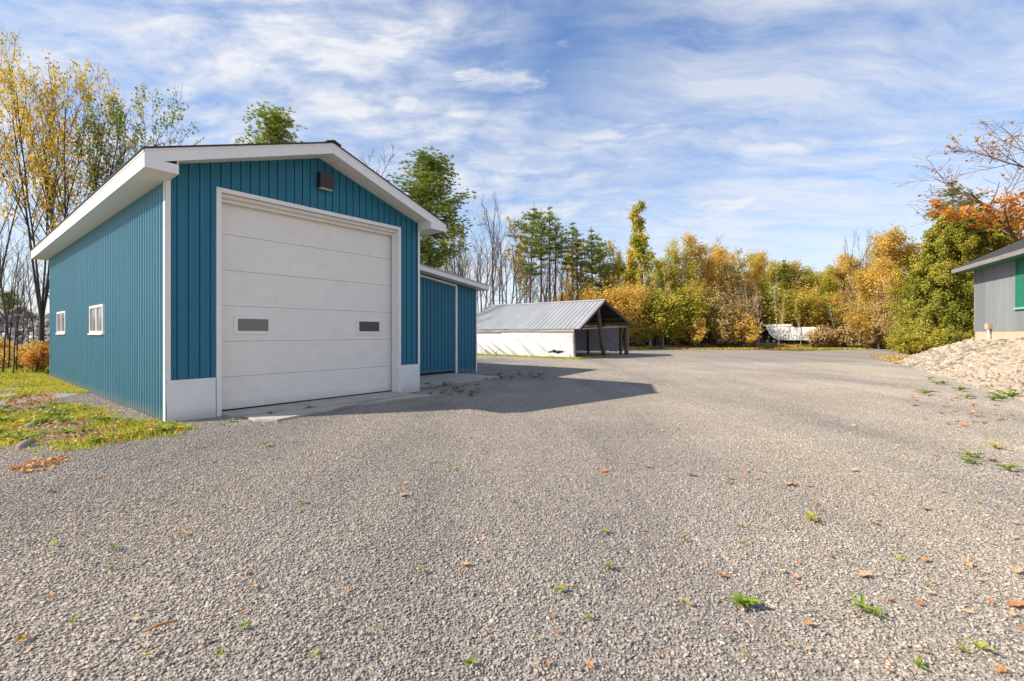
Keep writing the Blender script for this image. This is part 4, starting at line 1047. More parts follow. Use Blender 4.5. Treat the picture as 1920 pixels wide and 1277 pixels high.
GB = 'bare trees behind the shed'; GF = 'trees of the golden tree line'; GS = 'brush at the foot of the tree line'
T = [
 # behind the garage roof
 ('big_pine',0,512,33,232,'pine_tree','green pine top rising over the left half of the garage roof','pine'),
 ('bare',0,668,31,262,'bare_tree','bare tree top just right of the garage roof ridge','tree'),
 # between garage and shed
 ('big_pine',0,808,37,312,'pine_tree','large round-topped green pine beside the garage eave','pine'),
 ('pine',3,792,43,470,'pine_tree','short green pine low behind the lean-to roof','pine'),
 ('sparse',0,864,41,368,'bare_tree','reddish-trunked sparse tree just right of the big round pine','tree'),
 ('bare',3,873,44,470,'bare_tree',None,'tree',GB),
 ('bare',1,893,43,432,'bare_tree',None,'tree',GB),
 ('bare',0,908,46,410,'bare_tree',None,'tree',GB),
 ('bare',3,924,43,352,'bare_tree','tallest bare tree between the garage and the pines','tree'),
 ('bare',1,942,47,398,'bare_tree',None,'tree',GB),
 ('bare',2,968,44,432,'bare_tree','bare tree forking low into wide arms behind the shed roof','tree'),
 ('sparse',1,955,48,405,'bare_tree',None,'tree',GB),
 ('bare',1,985,49,440,'bare_tree',None,'tree',GB),
 ('bare',3,935,50,450,'bare_tree',None,'tree',GB),
 ('bare',1,1012,52,455,'bare_tree',None,'tree',GB),
 ('bare',0,880,52,440,'bare_tree',None,'tree',GB),
 ('bare',3,1052,50,455,'bare_tree',None,'tree',GB),
 ('pine',0,992,46,378,'pine_tree','tallest green pine standing over the middle of the shed roof','pine'),
 ('pine',3,1014,47,392,'pine_tree','slim-trunked pine directly right of the tallest shed pine','pine'),
 ('pine',1,1030,47,385,'pine_tree','pine with paired trunks near the shed ridge','pine'),
 ('pine',3,1041,48,402,'pine_tree','ragged pine at the right end of the tall pine clump','pine'),
 ('pine',1,1073,47,415,'pine_tree','thin-crowned pine left of the shed peak','pine'),
 ('pine',3,1083,48,425,'pine_tree','leaning sparse pine close behind the thin-crowned one','pine'),
 ('pine',2,1112,49,425,'pine_tree','bushy green pine above the shed peak','pine'),
 ('pine',2,1128,52,440,'pine_tree','dim pine behind the bushy one above the shed peak','pine'),
 ('poplar',0,1170,48,452,'aspen_tree','slender yellowing aspen left of the white-trunked one','tree'),
 ('poplar',0,1220,45,383,'birch_tree','tall white-trunked tree with a narrow yellow-green crown','tree'),
 # golden line, back row
 ('sparse',1,1092,54,445,'yellow_tree',None,'tree',GF), ('sparse',1,1150,50,448,'yellow_tree',None,'tree',GF),
 ('sparse',0,1180,52,455,'yellow_tree',None,'tree',GF), ('gold',2,1140,56,500,'yellow_tree',None,'tree',GF),
 ('gold',0,1060,58,545,'yellow_tree',None,'tree',GF), ('olive',0,1010,60,560,'yellow_tree',None,'tree',GF),
 ('gold',0,960,60,570,'yellow_tree',None,'tree',GF), ('olive',1,1100,56,530,'yellow_tree',None,'tree',GF),
 ('gold',2,1190,52,480,'yellow_tree',None,'tree',GF), ('olive',0,1205,54,500,'yellow_tree',None,'tree',GF),
 ('olive',0,1255,49,455,'green_gold_tree','tall green-gold tree right of the white-trunked one','tree'),
 ('olive',1,1278,47,468,'green_gold_tree','dark green-gold tree with a dense lower crown','tree'),
 ('gold',2,1318,48,448,'orange_tree','tall orange-gold tree with tan lower branches','tree'),
 ('gold',0,1352,49,462,'orange_tree','rounded orange tree just right of the tallest orange-gold one','tree'),
 ('bare',2,1343,52,442,'bare_tree','fuzzy bare treetop behind the orange-gold trees','tree'),
 ('sparse',0,1366,48,462,'yellow_tree','narrow yellow treetop standing alone over the golden line','tree'),
 ('gold',2,1400,50,480,'yellow_tree',None,'tree',GF), ('gold',0,1428,53,475,'yellow_tree',None,'tree',GF),
 ('tan',0,1395,48,520,'tan_tree','pale tan half-bare tree with clustered thin stems','tree'),
 ('gold',1,1450,54,490,'yellow_tree',None,'tree',GF),
 ('pine',2,1471,52,484,'spruce_tree','small green conifer poking out of the golden trees','conifer'),
 ('tan',1,1490,52.5,500,'tan_tree','low tan-gold tree above the white trailer','tree'),
 ('gold',1,1522,53,498,'yellow_tree',None,'tree',GF), ('olive',1,1548,52,505,'green_gold_tree','olive tree with dense low crown left of the bare fan tree','tree'),
 ('bare_fan',0,1592,50,418,'bare_tree','bare tree with fan-shaped upright grey branches','tree'),
 ('gold',1,1575,53,500,'yellow_tree',None,'tree',GF), ('gold',3,1625,51,470,'yellow_tree',None,'tree',GF),
 ('gold',1,1648,43,436,'orange_tree','broad golden-orange tree left of the dark green cedars','tree'),
 ('gold',3,1690,42,455,'yellow_tree','golden many-stemmed tree touching the cedars','tree'),
 ('gold',0,1600,54,480,'yellow_tree',None,'tree',GF), ('tan',0,1665,40,520,'tan_tree','tan bushy tree in front of the broad golden-orange one','tree'),
 ('sapling',1,1618,44,570,'young_tree','thin young tree standing before the right-hand white trailer','tree'),
 ('gold',3,1560,52,545,'yellow_tree',None,'tree',GF),
 ('olive',1,1700,39,510,'green_gold_tree','olive tree at the left edge of the cedars','tree'),
 ('gold',1,1715,44,470,'yellow_tree',None,'tree',GF),
 # front row filling the lower half
 ('gold',3,1185,46,560,'yellow_tree',None,'tree',GF), ('olive',1,1240,46,540,'yellow_tree',None,'tree',GF),
 ('olive',0,1275,45.5,550,'yellow_tree',None,'tree',GF), ('gold',3,1305,46,530,'yellow_tree',None,'tree',GF),
 ('olive',1,1335,46,545,'yellow_tree',None,'tree',GF), ('gold',1,1365,47,540,'yellow_tree',None,'tree',GF),
 ('tan',1,1385,47.5,560,'tan_tree',None,'tree',GF), ('gold',1,1440,53,540,'yellow_tree',None,'tree',GF),
 ('olive',1,1500,56,530,'yellow_tree',None,'tree',GF), ('gold',0,1465,56,515,'yellow_tree',None,'tree',GF),
 ('gold',1,1540,56,520,'yellow_tree',None,'tree',GF), ('olive',0,1640,50,500,'yellow_tree',None,'tree',GF),
 # cedars, pine and maple on the right
 ('cedar',0,1752,33,428,'cedar_tree','dense green cedar at the left end of the cedar row','cedar'),
 ('cedar',1,1778,34,402,'cedar_tree','tall green cedar second in the cedar row','cedar'),
 ('cedar',2,1806,33,396,'cedar_tree','yellow-green cedar directly left of the grey building','cedar'),
 ('cedar',1,1845,34,388,'cedar_tree','cedar rising behind the corner of the grey roof','cedar'),
 ('cedar',2,1890,35,400,'cedar_tree','cedar behind the grey roof at the right edge','cedar'),
 ('cedar',1,1725,36,500,'cedar_tree','small green cedar beside the golden trees','cedar'),
 ('pine',2,1788,36,328,'pine_tree','dark layered pine standing above the cedar row','pine'),
]
CNT = {GB: 'thin bare grey tree in the woods behind the shed', GF: 'golden-leaved tree in the mixed autumn tree line'}
MARK = [(1010,'tall shed pines'),(1121,'shed peak'),(1220,'white-trunked tree'),(1318,'tall orange-gold tree'),(1395,'pale tan tree'),(1471,'small green conifer'),(1592,'bare fan-shaped tree'),(1655,'broad golden-orange tree'),(1730,'cedar row')]
BMARK = [(808,'big round pine'),(893,'lean-to roof corner'),(924,'tallest bare tree'),(968,'wide-armed forked tree'),(1010,'tall shed pines'),(1073,'thin-crowned pine')]
USED = {}
ORD = ['','second ','third ','fourth ','fifth ','sixth ','seventh ','eighth ','ninth ','tenth ','eleventh ']
def auto_label(kind, px, Y, marks, front):
    m = min(marks, key=lambda q: abs(q[0]-px)); side = 'right' if px > m[0] else 'left'
    look = {'young_gold':'low golden young tree','young_tan':'low tan twiggy young tree','young_olive':'low green-gold young tree','sap':'slim pale sapling','gold':'golden-leaved tree','olive':'green-gold tree','tan':'tan-leaved tree','sparse':'thin tree with few yellow leaves','bare':'thin bare grey tree'}[kind]
    where = 'nearer' if Y < front else 'farther'
    key = (look, where, side, m[1]); n = USED.get(key, 0); USED[key] = n + 1
    return f'{where} {look}, {ORD[n]}on the {side} of the {m[1]}' if n == 0 else f'{where} {look}, {ORD[n].strip()} out on the {side} of the {m[1]}'
for row in T:
    kind, v, px, Y, top, name, label, cat = row[:8]; grp = row[8] if len(row) > 8 else None
    z0 = bank_h(px2x(px, Y), Y) if px > 1720 else 0.0
    plant(kind, v, px, Y, top, name, label or auto_label(kind, px, Y, BMARK if grp == GB else MARK, 47.5), cat, grp, wide=rng.uniform(.85, 1.1) if kind in ('gold','olive','tan') else {808: 1.25, 512: .85}.get(px, 1.0),
          mat=(OLIV if kind == 'gold' and grp and rng.random() < .3 else None), z0=max(terr(px, Y), z0))
rs = random.Random(77)
# thin stems through the golden line
for i in range(26):
    px = rs.uniform(1130, 1720); plant('pale_sapling', i, px, rs.uniform(44.3, 46.5), rs.uniform(490, 570), 'sapling', auto_label('sap', px, 45, MARK, 40), 'sapling', 'saplings in the golden tree line')
for i in range(34):
    px = rs.uniform(800, 1180); plant('bare', i, px, rs.uniform(49, 62), rs.uniform(420, 510), 'bare_tree', 'dim thin grey tree far back in the woods behind the shed', 'tree', 'far bare trees behind the shed')
# leafy young growth closing the front of the line down to the ground
GY = 'leafy young trees along the front of the tree line'
for i in range(46):
    px = 1128 + i*13.2 + rs.uniform(-5, 5)
    gap = 1390 < px < 1632
    Y = rs.uniform(48.6, 50) if gap else rs.uniform(44.8, 46.6)
    v = rs.choice([0,0,1,2,2,2]) if px < 1400 else rs.choice([0,0,1,1,2])
    plant('shrub_tall', v, px, Y, rs.uniform(545, 592), 'young_tree', auto_label(('young_gold','young_tan','young_olive')[v], px, Y, MARK, 45.7), 'tree', GY, wide=rs.uniform(1.0, 1.5))
for px, top, v in ((1541,612,3),(1534,618,3),(1526,620,3),(1572,614,1),(1582,618,3),(1590,612,3),(1636,606,1),(1398,600,0),(1388,596,3),(1412,612,3)):
    plant('shrub', v, px, rs.uniform(43.9, 44.6), top, 'shrub', 'twiggy tan brush beside the white trailers', 'shrub', 'brush beside the trailers', wide=1.1)
# brush at the foot of the line
for i in range(44):
    px = 1135 + i * 14.2 + rs.uniform(-4, 4); Y = rs.uniform(44.2, 48.5)
    if 1405 < px < 1535 or 1545 < px < 1640:
        Y = rs.uniform(50.5, 54)
        if 1405 < px < 1535: Y = rs.uniform(51.5, 54)
    v = rs.choice([0,2,1,2,3,3,1]); top = rs.uniform(600, 630)
    plant('shrub', v, px, Y, top, 'shrub', 'tangled golden-brown shrub at the foot of the tree line', 'shrub', GS, wide=rs.uniform(1.0,1.6))
for i in range(26):
    px = 900 + i * 9.5; plant('shrub', rs.choice([0,2,1]), px, rs.uniform(50, 56), rs.uniform(578, 600), 'shrub', 'low yellow-green shrub seen past the shed roof', 'shrub', 'shrubs beyond the shed', wide=1.4)
for i in range(9):
    px = 1690 + i*14; Y = rs.uniform(30, 35); plant('shrub', rs.choice([0,2,2]), px, Y, rs.uniform(612, 630), 'shrub', 'dry golden shrub below the cedars', 'shrub', 'shrubs below the cedars', wide=1.3, z0=max(0, bank_h(px2x(px,Y),Y)))
# far wood behind everything so the line has depth
rn = np.random.RandomState(9)
P = []
for i in range(60):
    az = rn.uniform(1040, 1960); Y = rn.uniform(62, 85); h = (top2z(rn.uniform(500, 545), Y)) * (1 if az > 1190 else .75); X = px2x(az, Y)
    c = rn.normal(size=(900, 3)); c /= np.linalg.norm(c, axis=1)[:,None]; c *= rn.uniform(.3, 1, (900,1))**.5
    k0 = 1 + .35*np.sin(c[:,:1]*6+i)
    P.append(c * np.array([2.6, 2.6, h*.42]) * k0 + np.array([X, Y, h*.56]))
fw = put('far_woods', leaves_mesh('far_woods', np.concatenate(P), .34, rn, GOLD, face=False)); tag(fw, 'far golden woods seen through gaps in the tree line', 'woods', kind='stuff')

bank2 = grid_sheet('raised_verge', 0, 260, 43.2, 140, 120, 60, lambda x, y: terr(960+F*x/y, y)+.004, M['soil']); tag(bank2, kind='structure')
# ---- orange maple on the right, bare above and orange below
t = Tree(703); r = t.r
X0, Y0 = px2x(1938, 31), 31.0
t.grow((0,0,-.2), (.05,0,1), 16.5, .30, 3, (12,9,7), (.75,.75,.8), (.55,.5,.5), .08, .03, .28)
zmax = max(p[2] for ln in t.lines for p in ln[0]); z0 = max(0, bank_h(X0, Y0)); s = (top2z(165, Y0) - z0)/zmax
mp = empty('maple_tree', (X0, Y0, z0), R(200)); mp.scale = (s*1.5, s*1.5, s)
tag(mp, 'large maple with bare upper twigs and orange leaves behind the grey building', 'maple')
put('trunk', t.wood_mesh('trunk', M['bark_p'], .0105), mp)
low = [q for q in t.tips if .28*zmax < q[0][2] < .56*zmax]; up = [q for q in t.tips if q[0][2] >= .56*zmax]
P = np.concatenate([tip_leaves(t, 11000, .14, r, .75, low), tip_leaves(t, 900, .06, r, .25, up)])
put('crown', leaves_mesh('crown', P, .13, r, ORNG), mp)

# ---- the yellow maples left of the garage
def left_maple(seed, px, Y, top, stems, nleaf, mat, label, tilt=0, frac=.7, r0=.13, barkk='bark_d'):
    t = Tree(seed); r = t.r
    Hh = top2z(top, Y)
    t.limb((0,0,-.2), (tilt*.2,0,1), 2.8, r0*1.9, r0*1.5, 4, .03, 0)
    b = t.lines[-1][0][-1]
    for k in range(stems):
        az = 2*PI*k/stems + r.uniform(-.4,.4); an = r.uniform(.10,.30)
        d = np.array([math.cos(az)*math.sin(an)+tilt*.15, math.sin(az)*math.sin(an), math.cos(an)])
        t.grow(b - np.array([0,0,r.uniform(0,.8)]), d, Hh*.80*r.uniform(.9,1.05), r0*r.uniform(.75,1.05), 2, (11,6,3), (.42,.5,.65), (.38,.48,.5), .05, .045, .34)
    zmax = max(p[2] for ln in t.lines for p in ln[0]); s = Hh/zmax
    o = empty('maple_tree', (px2x(px, Y), Y, 0)); o.scale = (s*.78,s*.78,s); tag(o, label, 'maple')
    put('trunk', t.wood_mesh('trunk', M[barkk], .008), o)
    hi = [q for q in t.tips if q[0][2] > zmax*.42]; lo = [q for q in t.tips if q[0][2] <= zmax*.42]
    P = tip_leaves(t, nleaf, .13, r, frac, hi)
    if lo: P = np.concatenate([P, tip_leaves(t, nleaf//30, .1, r, .3, lo)])
    put('crown', leaves_mesh('crown', P, .115, r, mat, 1.3, .4), o)
left_maple(801, 78, 19.5, 72, 5, 4200, YEL, 'tall many-stemmed maple with yellow leaves at the back corner of the garage', r0=.085)
left_maple(802, -15, 21, 85, 4, 2600, YEL, 'yellow-leaved maple cut off by the left edge of the view', r0=.08)
left_maple(803, 132, 20, 92, 5, 4200, YEL, 'yellow maple rising behind the garage roof edge', r0=.085)
left_maple(804, 168, 20.5, 150, 5, 5200, GRNL, 'green-yellow tree leaning out over the garage roof', tilt=1.0, r0=.075)
G2 = 'thin bare saplings left of the garage'
for i, (px, Y, top) in enumerate(((4,17,430),(14,18,415),(24,16.5,470),(30,17,440),(40,19,455),(55,20,500),(-12,15,420),(82,24,470),(66,26,430))):
    plant('sapling', 0, px, Y, top, 'bare_sapling', 'thin dark bare sapling in the thicket left of the garage', 'sapling', G2)
for i, (px, Y, top) in enumerate(((20,24,400),(-10,26,390),(110,30,360),(230,31,330))):
    plant('bare', i, px, Y, top, 'bare_tree', 'fine-twigged bare tree behind the yellow maples', 'tree', 'bare trees behind the yellow maples')
for i in range(24):
    px = -40 + i*5.6 + rs.uniform(-8,8); Y = rs.uniform(17, 22.5)
    if px > 88: continue
    plant('shrub', rs.choice([0,2,3,3,1]), px, Y, rs.uniform(640, 688), 'shrub', 'low rusty-gold shrub in the thicket left of the garage', 'shrub', 'shrubs left of the garage', wide=rs.uniform(.9,1.5), mat=rs.choice([None,ORNG,OLIV,None]))
plant('big_pine', 0, 14, 70, 552, 'pine_tree', 'distant green pine over the rubble bank at the left edge', 'pine', wide=1.5)
plant('big_pine', 0, 50, 95, 588, 'pine_tree', 'far dark pine low on the skyline left of the garage', 'pine', wide=2.2)
plant('big_pine', 0, 78, 100, 590, 'pine_tree', 'far dark pine half hidden by the maple trunk', 'pine', wide=2.0)
# rubble bank in the distance
rb = grid_sheet('rubble_bank', -75, -24, 30, 52, 60, 26, lambda x, y: max(0, 2.6*math.sin(PI*min(1,max(0,(y-30)/22)))*(1+.2*math.sin(x*.7)+.12*math.sin(x*1.9+y))*min(1, max(0, (-24-x)/5)) ) - .05, M['rubble_ground']); tag(rb, kind='structure')
rn = np.random.RandomState(31); pts = []
for _ in range(5200):
    x = rn.uniform(-72,-27); y = rn.uniform(30.5, 44); z = max(0, 2.6*math.sin(PI*min(1,max(0,(y-30)/22)))*(1+.2*math.sin(x*.7)+.12*math.sin(x*1.9+y))*min(1, max(0, (-24-x)/5)))-.05; pts.append((x,y,z))
M['rubble'] = island_mat('rubble_stone', [(0,(.12,.11,.10)),(.4,(.24,.215,.19)),(.8,(.38,.345,.30)),(1,(.5,.46,.41))], .9, .5)
o = put('rubble', stones_mesh('rubble', pts, np.clip(rn.lognormal(math.log(.17),.5,len(pts)),.08,.7), rn, M['rubble'], (.5,.9), .3)); tag(o, 'grey broken stone covering the distant bank', 'rubble', kind='stuff')

# ------------------------------------------------------------------ trailers and things among the trees
tr = empty('white_trailer', (px2x(1437, 47.0), 47.0, .45), R(-28)); tr.scale = (.88, .88, .82); tag(tr, 'long white trailer with raised nose parked at the tree line', 'trailer')
mb = MB(); w = 5.2
out_ = [(.9,.45),(w-1.0,.45),(w-1.0,.85),(w,.85),(w,2.02),(.0,2.10),(.0,1.95),(.35,1.15)]
mb.prism([(x, 0, z) for x, z in out_][::-1], [(x, 2.3, z) for x, z in out_][::-1]); mb.prism([(x,2.3,z) for x,z in out_], [(x,2.32,z) for x,z in out_]); mb.build('body', M['mtruck'], tr)
mb = MB(); mb.box(-.35,.1,2.12,2.6,2.2,2.42); mb.build('roof_box', M['mtruck'], tr)
mb = MB(); mb.box(2.75,-.02,.52,3.45,-.002,1.95); mb.build('door', M['mtruck'], tr)
for a, b_, c_, d_ in ((2.72,.50,2.75,1.97),(3.45,.50,3.48,1.97),(2.75,1.95,3.45,1.98)):
    mb = MB(); mb.box(a,-.012,b_,c_,-.003,d_); mb.build('door_edge', M['dark'], tr)
mb = MB(); mb.box(w-1.0,.0,.70,w+.0,2.3,.84); mb.build('hitch_frame', M['dark'], tr)
def wheel(parent, x, y, z, r_, nm='wheel'):
    wh = bpy.data.objects.new(nm, None); COL.objects.link(wh); wh.parent = parent; wh.location = (x, y, z)
    mb = MB(); prof = [(.55*r_,-.10),(.93*r_,-.11),(r_,-.07),(r_,.07),(.93*r_,.11),(.55*r_,.10)]; n = 20
    for a in range(n):
        a0, a1 = 2*PI*a/n, 2*PI*(a+1)/n
        for (q0,h0),(q1,h1) in zip(prof, prof[1:]+prof[:1]):
            mb.quad((q0*math.cos(a0),h0,q0*math.sin(a0)),(q1*math.cos(a0),h1,q1*math.sin(a0)),(q1*math.cos(a1),h1,q1*math.sin(a1)),(q0*math.cos(a1),h0,q0*math.sin(a1)))
    mb.build('tyre', M['black'], wh)
    mb = MB(); mb.tube([(0,-.08,0),(0,.08,0)],[.55*r_,.55*r_],16); mb.build('rim', M['galv'], wh)
for x in (.1, .75): wheel(tr, x, -.15, .33, .33)
for px, Y, ww, hh, lab in ((1553, 46, 1.3, 1.35, 'small white trailer end showing between the leaning stems'), (1601, 46, 2.2, 1.75, 'white trailer half hidden by brush at the right of the line')):
    o = empty('small_trailer', (px2x(px, Y), Y+.8, terr(px,Y)), R(-28)); tag(o, lab, 'trailer')
    mb = MB(); out_ = [(0,.5),(ww,.5),(ww,hh-.35),(ww-.25,hh),(.2,hh),(0,hh-.3)]; mb.prism([(x,0,z) for x,z in out_][::-1], [(x,3.2,z) for x,z in out_][::-1]); mb.prism([(x,3.2,z) for x,z in out_],[(x,3.22,z) for x,z in out_]); mb.build('body', M['mtruck'], o)
    mb = MB(); mb.box(.3,-.02,hh*.55,ww-.35,-.002,hh*.78); mb.build('window', M['glass_w'], o)
    wheel(o, ww*.5, -.12, .3, .3); mb = MB(); mb.box(-.1,.2,.42,ww+.3,.4,.5); mb.build('frame', M['dark'], o)
M['purple'] = painted('violet_tarp', (.035,.03,.16), .6, 0, .2, scale=3, bump=.3)
o = empty('covered_bundle', (px2x(1417, 46.5), 46.5, .38)); tag(o, 'violet tarp-covered bundle left of the long white trailer', 'tarp bundle')
nx, ny = 14, 10; mb = MB(); P = [[(1.1*i/nx, 1.0*j/ny, .62*(math.sin(PI*i/nx)**.45)*(math.sin(PI*j/ny)**.4)*(1+.12*math.sin(i*1.7+j))) for i in range(nx+1)] for j in range(ny+1)]
for j in range(ny):
    for i in range(nx): mb.quad(P[j][i],P[j][i+1],P[j+1][i+1],P[j+1][i])
mb.build('cover', M['purple'], o)
M['cedarwood'] = wood('orange_boards', (.28,.13,.05), (.45,.24,.09))
o = empty('board_fence', (px2x(1284, 47), 47, .45)); tag(o, 'short orange-brown board fence behind the stems of the golden trees', 'fence')
for i in range(13):
    mb = MB(); mb.box(i*.155,0,.05,i*.155+.14,.03,1.35+.03*math.sin(i*2.3)); mb.build('board', M['cedarwood'], o)
for x in (.1, 1.8): mb = MB(); mb.box(x,.032,0,x+.09,.12,1.4); mb.build('post', M['cedarwood'], o)
mb = MB(); mb.box(0,.031,1.0,2.0,.06,1.09); mb.build('rail', M['cedarwood'], o)
# fallen pole by the grass
o = empty('fallen_pole', (px2x(1585,44.3), 44.3, .16)); tag(o, 'long grey fallen pole lying on the grass at the tree line', 'log')
mb = MB(); mb.tube([(i*.55, .05*math.sin(i), .02*math.sin(i*2)) for i in range(8)], [.09-.006*i for i in range(8)], 8); mb.build('log', M['greywood'], o, smooth=True)

# ------------------------------------------------------------------ grass, weeds and leaf litter
def blades(name, pts, hs, rnd, mat, w=.006, lean=.5):
    n = len(pts); P = np.array(pts, float); h = np.array(hs)[:,None]
    az = rnd.uniform(0, 2*PI, n); dd = np.column_stack([np.cos(az), np.sin(az), np.zeros(n)]); sd = np.column_stack([-np.sin(az), np.cos(az), np.zeros(n)])
    ww = (w*rnd.uniform(.6,1.6,n))[:,None]*(h/.08)**.5; le = rnd.uniform(.1, lean, n)[:,None]*h
    v = np.empty((n,5,3)); z = np.array([0,0,1.])
    v[:,0] = P - sd*ww; v[:,1] = P + sd*ww; v[:,2] = P + sd*ww*.7 + dd*le*.35 + z*h*.6; v[:,3] = P + dd*le + z*h*.95; v[:,4] = P - sd*ww*.7 + dd*le*.35 + z*h*.6
    me = bpy.data.meshes.new(name); me.vertices.add(5*n); me.vertices.foreach_set('co', v.ravel()); me.loops.add(5*n); me.loops.foreach_set('vertex_index', np.arange(5*n,dtype=np.int32))
    me.polygons.add(n); me.polygons.foreach_set('loop_start', np.arange(0,5*n,5,dtype=np.int32)); me.polygons.foreach_set('loop_total', np.full(n,5,np.int32)); me.materials.append(mat); me.update(calc_edges=True); return me
GRASS = leaf_mat('grass_blades', [(0,(.26,.30,.03)),(.35,(.44,.48,.05)),(.65,(.60,.58,.07)),(.85,(.70,.56,.12)),(1,(.55,.38,.12))], .4)
WEED = leaf_mat('weed_leaves', [(0,(.12,.19,.025)),(.4,(.22,.33,.04)),(.75,(.34,.42,.06)),(1,(.46,.44,.09))], .35)
DRY = leaf_mat('dry_leaves', [(0,(.30,.13,.05)),(.35,(.54,.26,.09)),(.7,(.68,.38,.15)),(1,(.72,.52,.30))], .2)
rn = np.random.RandomState(41)
def noise2(x, y): return math.sin(x*1.3+math.sin(y*1.7)*1.4)*.5 + math.sin(y*2.1+math.sin(x*2.3))*.35 + math.sin((x+y)*4.3)*.18
# near weed patch left of the garage (outlines found on the ground)
patch = [gnd(-60,762),gnd(60,770),gnd(110,758),gnd(170,768),gnd(215,790),gnd(262,792),gnd(312,796),gnd(345,812),gnd(250,826),gnd(180,836),gnd(130,846),gnd(70,832),gnd(0,838),gnd(-80,850)]
lawnp = [gnd(-200,706),gnd(0,700),gnd(96,702),gnd(118,716),gnd(140,727),gnd(100,735),gnd(60,742),gnd(0,752),gnd(-200,765)]
def inside(p, poly):
    c = False; j = len(poly)-1
    for i in range(len(poly)):
        a, b = poly[i], poly[j]
        if (a.y > p[1]) != (b.y > p[1]) and p[0] < (b.x-a.x)*(p[1]-a.y)/(b.y-a.y)+a.x: c = not c
        j = i
    return c
def sample(poly, n, thr, rnd, z=0.0):
    x0 = min(p.x for p in poly); x1 = max(p.x for p in poly); y0 = min(p.y for p in poly); y1 = max(p.y for p in poly); out = []; tr_ = 0
    while len(out) < n and tr_ < n*40:
        tr_ += 1; x = rnd.uniform(x0,x1); y = rnd.uniform(y0,y1)
        if inside((x,y), poly) and noise2(x*1.6,y*1.6) > thr: out.append((x,y,z))
    return out
def gar_ok(p):
    q = Vector((p[0]-A.x, p[1]-A.y, 0)); return not (q.dot(U) > -.03 and q.dot(V) > -.03)
g1 = [(p[0]+rn.normal()*.13, p[1]+rn.normal()*.13, 0) for p in sample(patch, 12500, -.30, rn)]
g1 = [p for p in g1 if gar_ok(p)]
o = put('weed_grass', blades('weed_grass', g1, rn.uniform(.02,.09,len(g1)), rn, GRASS)); tag(o, 'bright yellow-green weedy grass beside the garage corner', 'grass', kind='stuff')
g2 = [p for p in sample(lawnp, 26000, -.55, rn) if gar_ok(p)]
xs_ = []
for _ in range(14000):
    y = rn.uniform(11.5, 16.5); x = A.x - .7826*(y-A.y)/.6226 - abs(rn.normal())*.35 - .05
    if gar_ok((x,y,0)): xs_.append((x,y,0))
o = put('lawn_grass', blades('lawn_grass', g2 + xs_[:9000], rn.uniform(.03,.09,len(g2)+len(xs_[:9000])), rn, GRASS, .008)); tag(o, 'short yellow-green lawn at the back left of the garage', 'grass', kind='stuff')
lw = [(rn.uniform(-50,-17), rn.uniform(17,23),0) for _ in range(30000)]
o = put('rough_grass', blades('rough_grass', lw, rn.uniform(.08,.22,len(lw)), rn, GRASS, .014)); tag(o, 'rough grass under the left thicket', 'grass', kind='stuff')
# far grass strip
fs = []
for _ in range(60000):
    px = rn.uniform(900, 1720); Y = rn.uniform(42.4, 46.5); x = px2x(px, Y)
    if noise2(x*.5, Y*.8) > -.05: fs.append((x,Y,terr(px,Y)))
o = put('verge_grass', blades('verge_grass', fs[:20000], rn.uniform(.06,.20,len(fs[:20000])), rn, GRASS, .020)); tag(o, 'strip of grass between the gravel and the tree line', 'grass', kind='stuff')
# grass along the shed's tarp
fs = []
for _ in range(3500):
    s_ = rn.uniform(-.5, 9.2); t_ = -abs(rn.normal())*.22 - .02; p = S + U*t_ + V*s_; fs.append((p.x,p.y,0))
for _ in range(1500):
    s_ = -abs(rn.normal())*.25; t_ = rn.uniform(-.3, 5); p = S + U*t_ + V*s_
    if rn.rand() < .4: fs.append((p.x,p.y,0))
o = put('shed_grass', blades('shed_grass', fs, rn.uniform(.05,.14,len(fs)), rn, GRASS, .014)); tag(o, 'grass growing along the foot of the white tarp', 'grass', kind='stuff')
# leaf litter beds (nobody could count them)
def litter(name, label, pts, rnd, size=.06, mat=DRY):
    P = np.array(pts); P[:,2] += rnd.uniform(.012,.04,len(P)); n = len(P)
    a = rnd.normal(size=(n,3)); a[:,2] *= .3; a /= np.linalg.norm(a,axis=1)[:,None]; b = rnd.normal(size=(n,3)); b[:,2]*=.3; b -= a*(a*b).sum(1)[:,None]; b /= np.linalg.norm(b,axis=1)[:,None]; c = np.cross(a,b)
    s = (size*rnd.uniform(.6,1.3,n))[:,None]; v = np.empty((n,6,3))
    v[:,0]=P-a*s; v[:,1]=P-a*s*.2+b*s*.7+c*s*.25; v[:,2]=P+a*s*.5+b*s*.5+c*s*.3; v[:,3]=P+a*s; v[:,4]=P+a*s*.4-b*s*.6+c*s*.3; v[:,5]=P-a*s*.3-b*s*.6+c*s*.2
    me = bpy.data.meshes.new(name); me.vertices.add(6*n); me.vertices.foreach_set('co', v.ravel()); idx = []
    q = np.array([0,1,5, 1,2,4, 1,4,5, 2,3,4]); L_ = (np.arange(n)[:,None]*6 + q).astype(np.int32).ravel()
    me.loops.add(len(L_)); me.loops.foreach_set('vertex_index', L_); me.polygons.add(len(L_)//3); me.polygons.foreach_set('loop_start', np.arange(0,len(L_),3,dtype=np.int32)); me.polygons.foreach_set('loop_total', np.full(len(L_)//3,3,np.int32)); me.materials.append(mat); me.update(calc_edges=True)
    o = put(name, me); tag(o, label, 'leaf litter', kind='stuff'); return o
l1 = [p for p in [(q[0]+rn.normal()*.2,q[1]+rn.normal()*.2,.02) for q in sample(patch, 1000, -.9, rn)] if gar_ok(p)] + sample([gnd(20,742),gnd(100,738),gnd(115,752),gnd(60,766),gnd(10,760)], 300, -.9, rn) + sample([gnd(8,884),gnd(70,862),gnd(128,858),gnd(110,876),gnd(40,890)], 85, -.9, rn) + sample(lawnp, 900, -.4, rn, .03)
